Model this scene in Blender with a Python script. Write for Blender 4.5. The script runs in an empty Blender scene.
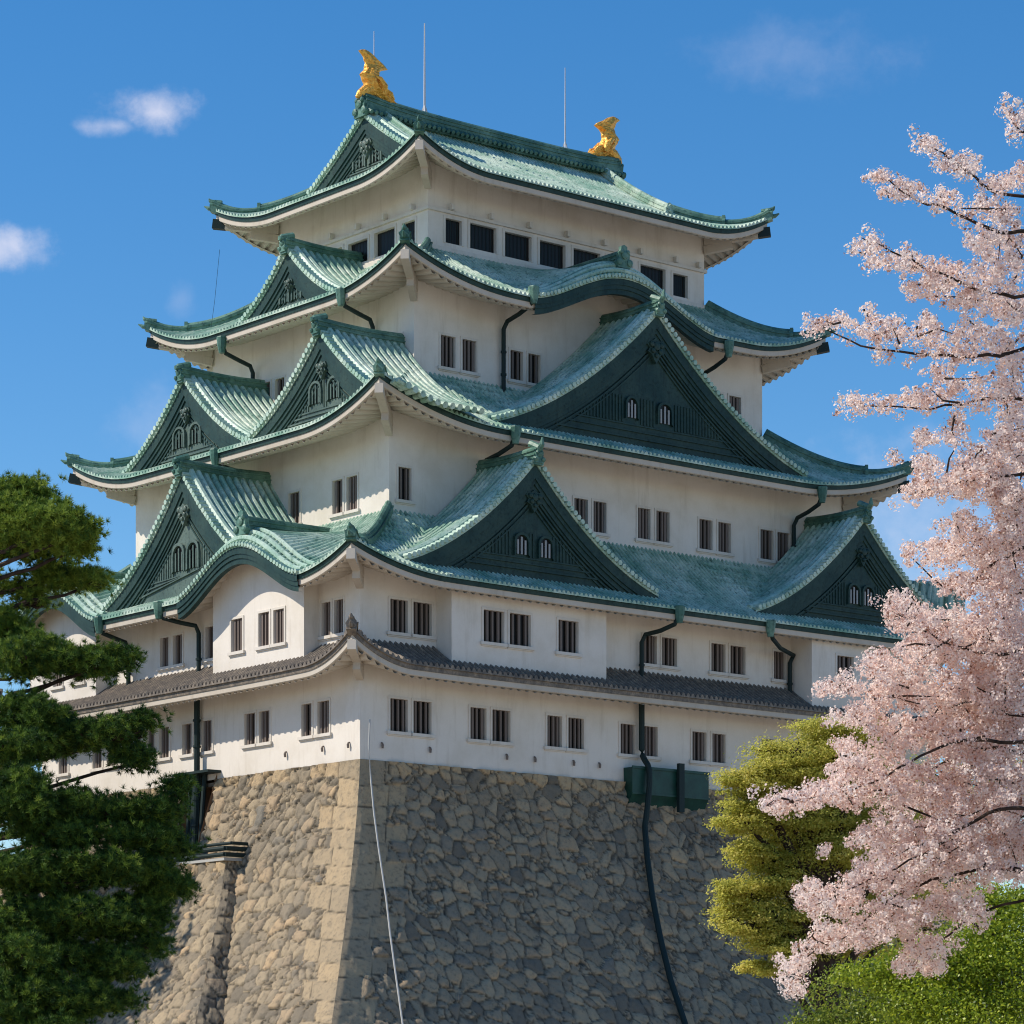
import bpy, math, random
import numpy as np
from mathutils import Vector
random.seed(7)
RNG = np.random.default_rng(11)
SC = bpy.context.scene
COL = SC.collection
R = math.radians

# ------------------------------------------------------------------ camera
cam_d = bpy.data.cameras.new('camera')
cam = bpy.data.objects.new('camera', cam_d)
COL.objects.link(cam)
cam.location = (0, 0, 1.7)
cam.rotation_euler = (R(90), 0, 0)
cam_d.sensor_width = 36
cam_d.lens = 36 * 3095 / 1024
cam_d.shift_y = (1100 - 512) / 1024
cam_d.clip_end = 20000
SC.camera = cam

# ------------------------------------------------------------------ light
TH = R(39.6)                               # heading of the keep
PHI, ELEV = R(36), R(43)                   # sun: behind-left of the left face
SUN_LOCAL = (-math.cos(PHI) * math.cos(ELEV), math.sin(PHI) * math.cos(ELEV), math.sin(ELEV))
sx = SUN_LOCAL[0] * math.cos(TH) - SUN_LOCAL[1] * math.sin(TH)
sy = SUN_LOCAL[0] * math.sin(TH) + SUN_LOCAL[1] * math.cos(TH)
sun_dir = Vector((sx, sy, SUN_LOCAL[2]))
sun_d = bpy.data.lights.new('sun', 'SUN')
sun_d.energy = 4.7
sun_d.angle = R(0.55)
sun_d.color = (1.0, 0.91, 0.78)
sun = bpy.data.objects.new('sun', sun_d)
COL.objects.link(sun)
sun.rotation_euler = sun_dir.to_track_quat('Z', 'Y').to_euler()
sun.location = (0, 0, 200)

world = bpy.data.worlds.new('World')
SC.world = world
world.use_nodes = True
wt = world.node_tree
for n in list(wt.nodes):
    wt.nodes.remove(n)


def NN(t, kind, **kw):
    n = t.nodes.new(kind)
    for k, v in kw.items():
        setattr(n, k, v)
    return n


def setin(n, **kw):
    for k, v in kw.items():
        n.inputs[k].default_value = v


def math_node(t, op, a, b=None, c=None, clamp=False):
    n = t.nodes.new('ShaderNodeMath')
    n.operation = op
    n.use_clamp = clamp
    for i, x in enumerate((a, b, c)):
        if x is None:
            continue
        if isinstance(x, (int, float)):
            n.inputs[i].default_value = x
        else:
            t.links.new(x, n.inputs[i])
    return n.outputs[0]


def smooth(t, x, a, b):
    n = t.nodes.new('ShaderNodeMapRange')
    n.interpolation_type = 'SMOOTHSTEP'
    t.links.new(x, n.inputs[0])
    n.inputs[1].default_value = a
    n.inputs[2].default_value = b
    return n.outputs[0]


wo = NN(wt, 'ShaderNodeOutputWorld')
bg = NN(wt, 'ShaderNodeBackground')
bg.inputs['Strength'].default_value = 0.15
sky = NN(wt, 'ShaderNodeTexSky')
sky.sky_type = 'NISHITA'
sky.sun_disc = False
sky.sun_elevation = ELEV
sky.sun_rotation = math.atan2(sx, sy)
sky.altitude = 600
sky.air_density = 1.0
sky.dust_density = 0.25
sky.ozone_density = 2.2
tint = NN(wt, 'ShaderNodeMix', data_type='RGBA', blend_type='MULTIPLY')
tint.inputs[0].default_value = 1.0
wt.links.new(sky.outputs[0], tint.inputs[6])
tint.inputs[7].default_value = (1.0, 0.99, 1.0, 1)
hs = NN(wt, 'ShaderNodeHueSaturation')
hs.inputs['Saturation'].default_value = 1.38
hs.inputs['Value'].default_value = 0.94
wt.links.new(tint.outputs[2], hs.inputs['Color'])
# small fair-weather clouds, fixed to directions of the sky
tc = NN(wt, 'ShaderNodeTexCoord')
sep = NN(wt, 'ShaderNodeSeparateXYZ')
wt.links.new(tc.outputs['Generated'], sep.inputs[0])
yy = math_node(wt, 'MAXIMUM', sep.outputs[1], 0.05)
ca = math_node(wt, 'DIVIDE', sep.outputs[0], yy)
cb = math_node(wt, 'DIVIDE', sep.outputs[2], yy)
comb = NN(wt, 'ShaderNodeCombineXYZ')
wt.links.new(ca, comb.inputs[0])
wt.links.new(cb, comb.inputs[1])
cn = NN(wt, 'ShaderNodeTexNoise')
cn.inputs['Scale'].default_value = 55
cn.inputs['Detail'].default_value = 8
cn.inputs['Roughness'].default_value = 0.62
wt.links.new(comb.outputs[0], cn.inputs['Vector'])
cn2 = NN(wt, 'ShaderNodeTexNoise')
cn2.inputs['Scale'].default_value = 140
cn2.inputs['Detail'].default_value = 6
wt.links.new(comb.outputs[0], cn2.inputs['Vector'])
mask = None
for (px, py, rx, ry, amt) in ((150, 112, 42, 24, .6), (116, 126, 30, 11, .42), (6, 248, 46, 25, .58), (150, 420, 40, 40, .14),
                              (800, 58, 100, 36, .11), (930, 560, 160, 120, .26), (180, 300, 16, 22, .10)):
    a0, b0 = (px - 512) / 3095, (1100 - py) / 3095
    da = math_node(wt, 'MULTIPLY', math_node(wt, 'SUBTRACT', ca, a0), 3095 / rx)
    db = math_node(wt, 'MULTIPLY', math_node(wt, 'SUBTRACT', cb, b0), 3095 / ry)
    r2 = math_node(wt, 'ADD', math_node(wt, 'MULTIPLY', da, da), math_node(wt, 'MULTIPLY', db, db))
    r = math_node(wt, 'POWER', r2, 0.5)
    r = math_node(wt, 'ADD', r, math_node(wt, 'MULTIPLY', math_node(wt, 'SUBTRACT', cn.outputs[0], 0.5), 2.2))
    m = math_node(wt, 'SUBTRACT', 1.0, smooth(wt, r, 0.0, 1.3))
    m = math_node(wt, 'MULTIPLY', m, amt)
    m = math_node(wt, 'MULTIPLY', m, math_node(wt, 'ADD', 0.45, math_node(wt, 'MULTIPLY', cn2.outputs[0], 1.1)), clamp=True)
    mask = m if mask is None else math_node(wt, 'MAXIMUM', mask, m)
front = math_node(wt, 'GREATER_THAN', sep.outputs[1], 0.05)
mask = math_node(wt, 'MULTIPLY', mask, front)
cm = NN(wt, 'ShaderNodeMix', data_type='RGBA')
wt.links.new(mask, cm.inputs[0])
wt.links.new(hs.outputs[0], cm.inputs[6])
cm.inputs[7].default_value = (5.6, 5.5, 6.2, 1)
wt.links.new(cm.outputs[2], bg.inputs['Color'])
wt.links.new(bg.outputs[0], wo.inputs[0])

SC.view_settings.view_transform = 'Standard'
SC.view_settings.look = 'None'
SC.view_settings.gamma = 1
SC.view_settings.exposure = 0.08
SC.cycles.filter_width = 1.1

# ------------------------------------------------------------------ materials
def mat(name, base, rough=0.7, spec=0.3, metal=0.0):
    m = bpy.data.materials.new(name)
    m.use_nodes = True
    b = m.node_tree.nodes['Principled BSDF']
    b.inputs['Base Color'].default_value = (*base, 1)
    b.inputs['Roughness'].default_value = rough
    b.inputs['Specular IOR Level'].default_value = spec
    b.inputs['Metallic'].default_value = metal
    return m, m.node_tree, b


def noise(t, scale, detail=5, rough=0.6, vec=None, coord='Object'):
    n = t.nodes.new('ShaderNodeTexNoise')
    n.inputs['Scale'].default_value = scale
    n.inputs['Detail'].default_value = detail
    n.inputs['Roughness'].default_value = rough
    if vec is None:
        c = t.nodes.new('ShaderNodeTexCoord')
        vec = c.outputs[coord]
    t.links.new(vec, n.inputs['Vector'])
    return n.outputs[0]


def scaled(t, s, coord='Object'):
    c = t.nodes.new('ShaderNodeTexCoord')
    m = t.nodes.new('ShaderNodeMapping')
    m.inputs['Scale'].default_value = s
    t.links.new(c.outputs[coord], m.inputs[0])
    return m.outputs[0]


def ramp(t, fac, stops):
    n = t.nodes.new('ShaderNodeValToRGB')
    e = n.color_ramp.elements
    while len(e) < len(stops):
        e.new(0.5)
    for i, (p, c) in enumerate(stops):
        e[i].position = p
        e[i].color = (*c, 1)
    t.links.new(fac, n.inputs[0])
    return n.outputs[0]


def mixc(t, fac, a, b, mode='MIX'):
    n = t.nodes.new('ShaderNodeMix')
    n.data_type = 'RGBA'
    n.blend_type = mode
    if isinstance(fac, (int, float)):
        n.inputs[0].default_value = fac
    else:
        t.links.new(fac, n.inputs[0])
    for i, x in ((6, a), (7, b)):
        if isinstance(x, tuple):
            n.inputs[i].default_value = (*x, 1)
        else:
            t.links.new(x, n.inputs[i])
    return n.outputs[2]


def bump(t, b, h, strength=0.3, dist=0.05):
    n = t.nodes.new('ShaderNodeBump')
    n.inputs['Strength'].default_value = strength
    n.inputs['Distance'].default_value = dist
    t.links.new(h, n.inputs['Height'])
    t.links.new(n.outputs[0], b.inputs['Normal'])


def plaster(name, c):
    m, t, b = mat(name, c, 0.85, 0.2)
    n1 = noise(t, 0.35, 6, 0.65)
    n2 = noise(t, 1.0, 5, 0.7, scaled(t, (1.3, 1.3, 0.16)))
    n3 = noise(t, 9, 4)
    col = mixc(t, smooth(t, n1, 0.38, 0.75), c, tuple(x * y for x, y in zip(c, (0.86, 0.84, 0.80))))
    col = mixc(t, math_node(t, 'MULTIPLY', smooth(t, n2, 0.5, 0.78), 0.58), col, tuple(x * y for x, y in zip(c, (0.66, 0.62, 0.56))))
    col = mixc(t, math_node(t, 'MULTIPLY', n3, 0.14), col, (0.40, 0.36, 0.31))
    t.links.new(col, b.inputs['Base Color'])
    bump(t, b, n3, 0.15, 0.03)
    return m


PLASTER = plaster('white_plaster', (0.76, 0.705, 0.63))
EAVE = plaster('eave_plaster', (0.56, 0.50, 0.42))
FRAME = plaster('window_frame_paint', (0.70, 0.65, 0.58))


def copper(name, pale, mid, dark):
    m, t, b = mat(name, mid, 0.5, 0.3 if name != 'dark_copper' else 0.2)
    n1 = noise(t, 0.5, 6, 0.65)
    n2 = noise(t, 5.0, 4, 0.6)
    n3 = noise(t, 24, 3, 0.6)
    col = mixc(t, smooth(t, n1, 0.35, 0.68), mid, pale)
    col = mixc(t, math_node(t, 'MULTIPLY', smooth(t, n2, 0.5, 0.72), 0.65), col, dark)
    col = mixc(t, math_node(t, 'MULTIPLY', smooth(t, n3, 0.55, 0.8), 0.5), col, dark)
    n4 = noise(t, 1.0, 5, 0.65, scaled(t, (2.6, 2.6, 0.5)))
    col = mixc(t, math_node(t, 'MULTIPLY', smooth(t, n4, 0.52, 0.72), 0.55), col, tuple(x * y for x, y in zip(dark, (1.5, 1.0, 0.9))))
    n5 = noise(t, 1.7, 4, 0.6)
    col = mixc(t, math_node(t, 'MULTIPLY', smooth(t, n5, 0.56, 0.74), 0.5), col, tuple(min(1, x * 1.12) for x in pale))
    t.links.new(col, b.inputs['Base Color'])
    rr = math_node(t, 'ADD', 0.32, math_node(t, 'MULTIPLY', n2, 0.3))
    t.links.new(rr, b.inputs['Roughness'])
    bump(t, b, n3, 0.25, 0.03)
    return m


COPPER = copper('green_copper', (0.56, 0.66, 0.54), (0.20, 0.36, 0.265), (0.03, 0.095, 0.072))
COPPER_R = copper('ridge_copper', (0.16, 0.29, 0.22), (0.045, 0.13, 0.10), (0.008, 0.042, 0.036))
VERGE = copper('verge_copper', (0.56, 0.67, 0.56), (0.30, 0.47, 0.37), (0.05, 0.15, 0.115))
DARKCU = copper('dark_copper', (0.030, 0.062, 0.050), (0.013, 0.040, 0.036), (0.004, 0.016, 0.016))
PANELCU = copper('sunlit_panel_copper', (0.11, 0.155, 0.125), (0.062, 0.100, 0.082), (0.015, 0.034, 0.030))  # paler copy of the dark copper, sunlight on the left gables painted in
PIPE, _t, _b = mat('pipe_metal', (0.016, 0.030, 0.029), 0.6, 0.2)
GLASS, _t, _b = mat('dark_window', (0.014, 0.013, 0.012), 0.35, 0.2)
BARS, _t, _b = mat('window_bars', (0.17, 0.135, 0.115), 0.7, 0.3)
WHITEBAR, _t, _b = mat('pale_bars', (0.33, 0.34, 0.33), 0.7, 0.3)
GREYTILE, _t, _b = mat('grey_tile', (0.1, 0.1, 0.1), 0.6, 0.35)
_n = noise(_t, 3.0, 5)
_n2 = noise(_t, 14, 3)
_t.links.new(mixc(_t, math_node(_t, 'MULTIPLY', smooth(_t, _n2, 0.5, 0.7), 0.6), ramp(_t, _n, [(0.3, (0.09, 0.08, 0.07)), (0.55, (0.20, 0.165, 0.13)), (0.75, (0.36, 0.29, 0.215))]), (0.05, 0.05, 0.05)), _b.inputs['Base Color'])
GOLD, _t, _b = mat('gold_leaf', (0.83, 0.42, 0.07), 0.38, 0.5, 0.35)
_n = noise(_t, 6, 4)
_t.links.new(ramp(_t, _n, [(0.35, (0.72, 0.30, 0.03)), (0.6, (0.95, 0.52, 0.09))]), _b.inputs['Base Color'])
bump(_t, _b, noise(_t, 5, 3), 0.6, 0.15)
STEEL, _t, _b = mat('rod_steel', (0.55, 0.55, 0.56), 0.4, 0.5)
GREENBOX, _t, _b = mat('green_sheet', (0.006, 0.050, 0.036), 0.45, 0.4)
_n = noise(_t, 2, 5)
_t.links.new(ramp(_t, _n, [(0.35, (0.004, 0.036, 0.026)), (0.7, (0.010, 0.064, 0.045))]), _b.inputs['Base Color'])
CABLE, _t, _b = mat('cable_sheath', (0.42, 0.42, 0.40), 0.6, 0.3)
RUST, _t, _b = mat('brown_boards', (0.20, 0.11, 0.06), 0.8, 0.2)
_n = noise(_t, 1.0, 5, 0.6, scaled(_t, (3, 3, .4)))
_t.links.new(ramp(_t, _n, [(0.3, (0.11, 0.06, 0.035)), (0.7, (0.27, 0.16, 0.09))]), _b.inputs['Base Color'])


def stone_mat():
    m, t, b = mat('rampart_stone', (0.3, 0.26, 0.2), 0.9, 0.15)
    a = t.nodes.new('ShaderNodeAttribute'); a.attribute_name = 'rnd'
    e = t.nodes.new('ShaderNodeAttribute'); e.attribute_name = 'joint'
    w = t.nodes.new('ShaderNodeAttribute'); w.attribute_name = 'warm'
    cold = ramp(t, a.outputs['Fac'], [(0.0, (0.175, 0.15, 0.115)), (0.25, (0.31, 0.25, 0.17)), (0.5, (0.40, 0.315, 0.205)), (0.75, (0.25, 0.21, 0.155)), (0.92, (0.48, 0.345, 0.205)), (1.0, (0.195, 0.18, 0.15))])
    col = mixc(t, w.outputs['Fac'], cold, (0.52, 0.37, 0.205))
    n1 = noise(t, 0.22, 5, 0.6)
    n2 = noise(t, 3.5, 6, 0.7)
    n3 = noise(t, 18, 4, 0.7)
    col = mixc(t, math_node(t, 'MULTIPLY', smooth(t, n1, 0.5, 0.75), 0.35), col, (0.12, 0.13, 0.125))
    col = mixc(t, math_node(t, 'MULTIPLY', smooth(t, n2, 0.45, 0.72), 0.6), col, (0.11, 0.10, 0.08))
    col = mixc(t, math_node(t, 'MULTIPLY', smooth(t, n3, 0.58, 0.7), 0.35), col, (0.42, 0.38, 0.31))
    col = mixc(t, math_node(t, 'MULTIPLY', e.outputs['Fac'], 0.8), col, (0.035, 0.032, 0.028))
    t.links.new(col, b.inputs['Base Color'])
    bump(t, b, math_node(t, 'ADD', math_node(t, 'MULTIPLY', n2, 0.7), math_node(t, 'MULTIPLY', n3, 0.3)), 0.7, 0.12)
    return m


STONE = stone_mat()


def leaf_mat(name, stops, rough=0.55, spec=0.3, trans=0.35):
    m, t, b = mat(name, stops[0][1], rough, spec)
    a = t.nodes.new('ShaderNodeAttribute'); a.attribute_name = 'rnd'
    col = ramp(t, a.outputs['Fac'], stops)
    t.links.new(col, b.inputs['Base Color'])
    tr = t.nodes.new('ShaderNodeBsdfTranslucent')
    t.links.new(col, tr.inputs[0])
    mx = t.nodes.new('ShaderNodeMixShader')
    mx.inputs[0].default_value = trans
    t.links.new(b.outputs[0], mx.inputs[1])
    t.links.new(tr.outputs[0], mx.inputs[2])
    t.links.new(mx.outputs[0], t.nodes['Material Output'].inputs[0])
    return m


NEEDLE = leaf_mat('pine_needles', [(0.0, (0.015, 0.04, 0.014)), (0.4, (0.055, 0.12, 0.022)), (0.72, (0.15, 0.235, 0.032)), (1.0, (0.27, 0.35, 0.05))], 0.6, 0.2, 0.25)
PETAL = leaf_mat('cherry_petals', [(0.0, (0.34, 0.19, 0.13)), (0.12, (0.76, 0.53, 0.46)), (0.35, (0.92, 0.76, 0.69)), (0.7, (0.94, 0.82, 0.75)), (1.0, (0.94, 0.86, 0.80))], 0.8, 0.05, 0.6)
YLEAF = leaf_mat('yellow_green_leaves', [(0.0, (0.27, 0.29, 0.05)), (0.4, (0.52, 0.51, 0.10)), (0.75, (0.67, 0.60, 0.14)), (1.0, (0.78, 0.68, 0.22))], 0.6, 0.2, 0.62)
GLEAF = leaf_mat('glossy_green_leaves', [(0.0, (0.07, 0.12, 0.01)), (0.45, (0.25, 0.33, 0.02)), (0.8, (0.42, 0.48, 0.03)), (1.0, (0.52, 0.54, 0.05))], 0.4, 0.4, 0.4)
OLEAF = leaf_mat('olive_green_leaves', [(0.0, (0.06, 0.10, 0.01)), (0.5, (0.19, 0.25, 0.022)), (1.0, (0.36, 0.36, 0.04))], 0.45, 0.35, 0.4)
BARK, _t, _b = mat('bark', (0.06, 0.042, 0.033), 0.9, 0.1)
_n = noise(_t, 1.0, 5, 0.6, scaled(_t, (9, 9, 2)))
_t.links.new(ramp(_t, _n, [(0.3, (0.022, 0.016, 0.013)), (0.7, (0.075, 0.052, 0.04))]), _b.inputs['Base Color'])
bump(_t, _b, _n, 0.6, 0.05)
GROUND, _t, _b = mat('grass_and_gravel', (0.12, 0.12, 0.06), 0.95, 0.1)
_n = noise(_t, 0.03, 6, 0.6)
_n2 = noise(_t, 1.5, 6, 0.7)
_t.links.new(mixc(_t, smooth(_t, _n, 0.30, 0.40), ramp(_t, _n2, [(0.3, (0.05, 0.075, 0.02)), (0.7, (0.10, 0.12, 0.035))]), ramp(_t, _n2, [(0.3, (0.38, 0.32, 0.25)), (0.7, (0.50, 0.43, 0.34))])), _b.inputs['Base Color'])


# ------------------------------------------------------------------ mesh helpers
class MB:
    def __init__(s):
        s.v = []; s.f = []; s.m = []

    def add(s, vs, fs, mi=0):
        o = len(s.v)
        s.v.extend(vs)
        for f in fs:
            s.f.append(tuple(i + o for i in f)); s.m.append(mi)

    def grid(s, rows, mi=0, close=False):
        """rows: list of equal-length lists of points"""
        o = len(s.v); n = len(rows[0])
        for r in rows:
            s.v.extend(r)
        for j in range(len(rows) - 1):
            for i in range(n - 1 + (1 if close else 0)):
                a = o + j * n + i; b = o + j * n + (i + 1) % n
                s.f.append((a, b, b + n, a + n)); s.m.append(mi)

    def box(s, x0, x1, y0, y1, z0, z1, mi=0):
        s.add([(x0, y0, z0), (x1, y0, z0), (x1, y1, z0), (x0, y1, z0), (x0, y0, z1), (x1, y0, z1), (x1, y1, z1), (x0, y1, z1)],
              [(0, 3, 2, 1), (4, 5, 6, 7), (0, 1, 5, 4), (1, 2, 6, 5), (2, 3, 7, 6), (3, 0, 4, 7)], mi)

    def tube(s, pts, rad, n=8, mi=0, squash=1.0):
        prof = [(math.cos(2 * math.pi * i / n), math.sin(2 * math.pi * i / n) * squash) for i in range(n)]
        s.sweep(pts, prof, rad, mi)

    def sweep(s, pts, prof, scale=1.0, mi=0):
        P = [Vector(p) for p in pts]
        n = len(P); o = len(s.v); k = len(prof)
        up0 = Vector((0, 0, 1)); last = None
        for i in range(n):
            T = (P[min(i + 1, n - 1)] - P[max(i - 1, 0)]).normalized()
            S = T.cross(up0)
            if S.length < 0.12:
                S = last if last is not None else Vector((1, 0, 0))
                S = (S - T * S.dot(T))
            S.normalize()
            last = S
            U = S.cross(T).normalized()
            sc = scale[i] if isinstance(scale, (list, tuple)) else scale
            for a, b in prof:
                s.v.append(tuple(P[i] + S * (a * sc) + U * (b * sc)))
        for i in range(n - 1):
            for j in range(k):
                a = o + i * k + j; b = o + i * k + (j + 1) % k
                s.f.append((a, b, b + k, a + k)); s.m.append(mi)
        s.f.append(tuple(o + j for j in range(k))[::-1]); s.m.append(mi)
        s.f.append(tuple(o + (n - 1) * k + j for j in range(k))); s.m.append(mi)

    def build(s, name, mats, parent=None, smooth=False):
        me = bpy.data.meshes.new(name)
        me.from_pydata(s.v, [], s.f)
        if not isinstance(mats, (list, tuple)):
            mats = [mats]
        for m in mats:
            me.materials.append(m)
        if len(mats) > 1:
            me.polygons.foreach_set('material_index', s.m)
        if smooth:
            me.polygons.foreach_set('use_smooth', [True] * len(me.polygons))
        me.update()
        ob = bpy.data.objects.new(name, me)
        COL.objects.link(ob)
        if parent is not None:
            ob.parent = parent
        return ob


def empty(name, loc=(0, 0, 0), rz=0, parent=None):
    o = bpy.data.objects.new(name, None)
    COL.objects.link(o)
    o.location = loc; o.rotation_euler = (0, 0, rz)
    if parent is not None:
        o.parent = parent
    return o


def tag(o, label=None, cat=None, group=None, kind=None):
    if label: o['label'] = label
    if cat: o['category'] = cat
    if group: o['group'] = group
    if kind: o['kind'] = kind
    return o


def np_mesh(name, verts, nper, m, parent=None, attrs=None):
    """many separate n-gons: verts (N*nper,3)"""
    N = len(verts) // nper
    me = bpy.data.meshes.new(name)
    me.vertices.add(len(verts))
    me.vertices.foreach_set('co', np.ascontiguousarray(verts, dtype=np.float32).ravel())
    me.loops.add(N * nper)
    me.loops.foreach_set('vertex_index', np.arange(N * nper, dtype=np.int32))
    me.polygons.add(N)
    me.polygons.foreach_set('loop_start', np.arange(0, N * nper, nper, dtype=np.int32))
    me.polygons.foreach_set('loop_total', np.full(N, nper, dtype=np.int32))
    me.materials.append(m)
    for k, a in (attrs or {}).items():
        at = me.attributes.new(k, 'FLOAT', 'FACE')
        at.data.foreach_set('value', np.ascontiguousarray(a, dtype=np.float32))
    me.update(calc_edges=True)
    ob = bpy.data.objects.new(name, me)
    COL.objects.link(ob)
    if parent is not None:
        ob.parent = parent
    return ob


# ------------------------------------------------------------------ ground
g = MB()
g.grid([[(x, y, 0.0) for x in (-4000, -300, -60, 0, 60, 300, 4000)] for y in (-3000, -200, 0, 80, 160, 300, 1000, 6000)])
tag(g.build('ground', GROUND), kind='structure')

# ------------------------------------------------------------------ the keep: frame
D = 162.0
OX = (360 - 512) / 3095 * D
keep = empty('castle_keep', (OX, D, 0), TH)
tag(keep, 'white plastered castle keep of five storeys with green copper roofs and golden fish', 'castle')
LX, LY = 44.0, 32.0
ZB = 19.55                                  # top of the stone base
# storeys: x0, x1, y0, y1
S1 = (0, LX, 0, LY)
S3 = (4.5, 39.5, 3.39, 28.6)
S4 = (8.3, 35.2, 6.09, 25.9)
S5 = (11.5, 33.0, 8.92, 23.55)


def lerp(a, b, t):
    return a + (b - a) * t


PITCH = 0.32
RIB = [(0.0, 0.0), (0.16, 0.0), (0.22, 0.07), (0.35, 0.12), (0.5, 0.14), (0.65, 0.12), (0.78, 0.07), (0.84, 0.0)]


def rib_samples(c0, c1, pitch=PITCH, rib=RIB):
    out = [(c0, 0.0)]
    k = math.floor(c0 / pitch)
    while k * pitch < c1:
        for a, h in rib:
            c = (k + a) * pitch
            if c0 + 1e-4 < c < c1 - 1e-4:
                out.append((c, h))
        k += 1
    out.append((c1, 0.0))
    return out


class Skirt:
    """hipped roof skirt round a storey"""
    def __init__(s, inner, outer, zi, ze, lift, k=0.35, kara=None, q0=1.05, t_in=0.0):
        s.i, s.o, s.zi, s.ze, s.lift, s.k, s.q0 = inner, outer, zi, ze, lift, k, q0
        s.kara = kara or {}
        s.t_in = t_in

    def f(s, t):
        return t * (1 + s.k) - s.k * t * t

    def ax(s, side):
        """(inner c0, c1, outer c0, c1)"""
        i, o = s.i, s.o
        return (i[0], i[1], o[0], o[1]) if side in ('front', 'back') else (i[2], i[3], o[2], o[3])

    def run(s, side):
        i, o = s.i, s.o
        return {'front': i[2] - o[2], 'back': o[3] - i[3], 'left': i[0] - o[0], 'right': o[1] - i[1]}[side]

    def pos(s, side, c, t):
        i, o = s.i, s.o
        if side == 'front': return (c, lerp(i[2], o[2], t))
        if side == 'back': return (c, lerp(i[3], o[3], t))
        if side == 'left': return (lerp(i[0], o[0], t), c)
        return (lerp(i[1], o[1], t), c)

    def z(s, side, c, t):
        i0, i1, o0, o1 = s.ax(side)
        q = min((c - o0) / (i0 - o0), (o1 - c) / (o1 - i1))
        L = s.lift * max(0.0, 1 - q / s.q0) ** 2.0 * max(t, 0) ** 1.5
        # long gentle sag of the eave line
        mid = (2 * (c - o0) / (o1 - o0) - 1)
        L += 0.22 * mid ** 4 * max(t, 0)
        z = s.zi - (s.zi - s.ze) * s.f(t) + L
        for cc, hw, zr in s.kara.get(side, ()):
            u = (c - cc) / hw
            if abs(u) < 1:
                b = (0.5 * (1 + math.cos(math.pi * u))) ** 0.85
                rise = min(1.0, (1 - t) / 0.2)
                z += b * max(0.0, zr + 0.85 * rise * (2 - rise) + 0.3 * (1 - t) - z)
        return z

    def t0(s, side, c):
        i0, i1, o0, o1 = s.ax(side)
        if c < i0: return min(1, (i0 - c) / (i0 - o0))
        if c > i1: return min(1, (c - i1) / (o1 - i1))
        return 0.0

    def tiles(s, tm, parent, sides=('front', 'left', 'right', 'back'), rows=12, pitch=PITCH, rib=RIB, edge_m=None):
        mb = MB()
        for side in sides:
            i0, i1, o0, o1 = s.ax(side)
            cols = []; edges = []
            for c, h in rib_samples(o0 + 0.01, o1 - 0.01, pitch, rib):
                t0 = s.t0(side, c)
                col = []
                for j in range(rows + 1):
                    t = lerp(t0, 1.0, j / rows)
                    x, y = s.pos(side, c, t)
                    col.append((x, y, s.z(side, c, t) + h))
                x, y = s.pos(side, c, 1.0)
                col.append((x, y, s.z(side, c, 1.0) - 0.07))
                rn = s.run(side)
                edge = [col[-1]]
                for dd, dz in ((0.10, 0.09), (0.12, 0.31), (0.3, 0.33)):
                    x, y = s.pos(side, min(max(c, o0 + dd), o1 - dd), 1 - dd / rn)
                    edge.append((x, y, s.z(side, c, 1.0) - dz))
                cols.append(col); edges.append(edge)
            mb.grid(cols)
            mb.grid(edges, 1)
        return mb.build('tiled_roof', [tm, edge_m or DARKCU], parent)

    def eave(s, parent, wall, sides=('front', 'left', 'right', 'back'), rafter=0.56, drop=0.60, amp=0.21):
        """cream fascia and wavy plastered rafters back to the wall below"""
        fb = MB(); sf = MB()
        for side in sides:
            i0, i1, o0, o1 = s.ax(side)
            rn = s.run(side)
            depth = {'front': wall[2] - s.o[2], 'back': s.o[3] - wall[3], 'left': wall[0] - s.o[0], 'right': s.o[1] - wall[1]}[side] + 0.25
            ins = 0.14
            cs = [lerp(o0 + ins, o1 - ins, k / 160) for k in range(161)]
            rows = [[], [], [], [], []]
            for c in cs:
                zz = s.z(side, c, 1.0)
                for r, (dd, dz) in enumerate(((ins + .03, -0.22), (ins + .03, -0.58), (ins + 0.08, -0.62), (ins + 0.2, -0.63), (ins + 0.35, -0.63))):
                    cc = min(max(c, o0 + dd), o1 - dd)
                    x, y = s.pos(side, cc, 1 - dd / rn)
                    rows[r].append((x, y, zz + dz))
            fb.grid(rows)
            smp = []
            k = math.floor(o0 / rafter)
            while k * rafter < o1:
                for a, h in ((0.0, 0.0), (0.12, 0.0), (0.22, 0.6), (0.36, 0.95), (0.5, 1.0), (0.64, 0.95), (0.78, 0.6), (0.88, 0.0)):
                    c = (k + a) * rafter
                    if o0 + 0.25 < c < o1 - 0.25:
                        smp.append((c, h))
                k += 1
            cols = []
            for c, h in smp:
                dmax = min(depth, max(0.3, min(c - o0, o1 - c)))
                col = []
                for j in range(6):
                    dd = lerp(0.24, dmax, j / 5)
                    t = 1 - dd / rn
                    x, y = s.pos(side, c, t)
                    zz = s.z(side, c, 1.0) + (s.z(side, c, t) - s.z(side, c, 1.0)) * 0.62
                    col.append((x, y, zz - drop - amp * h))
                cols.append(col)
            sf.grid(cols)
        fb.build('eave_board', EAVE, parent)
        sf.build('soffit', EAVE, parent)

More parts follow.
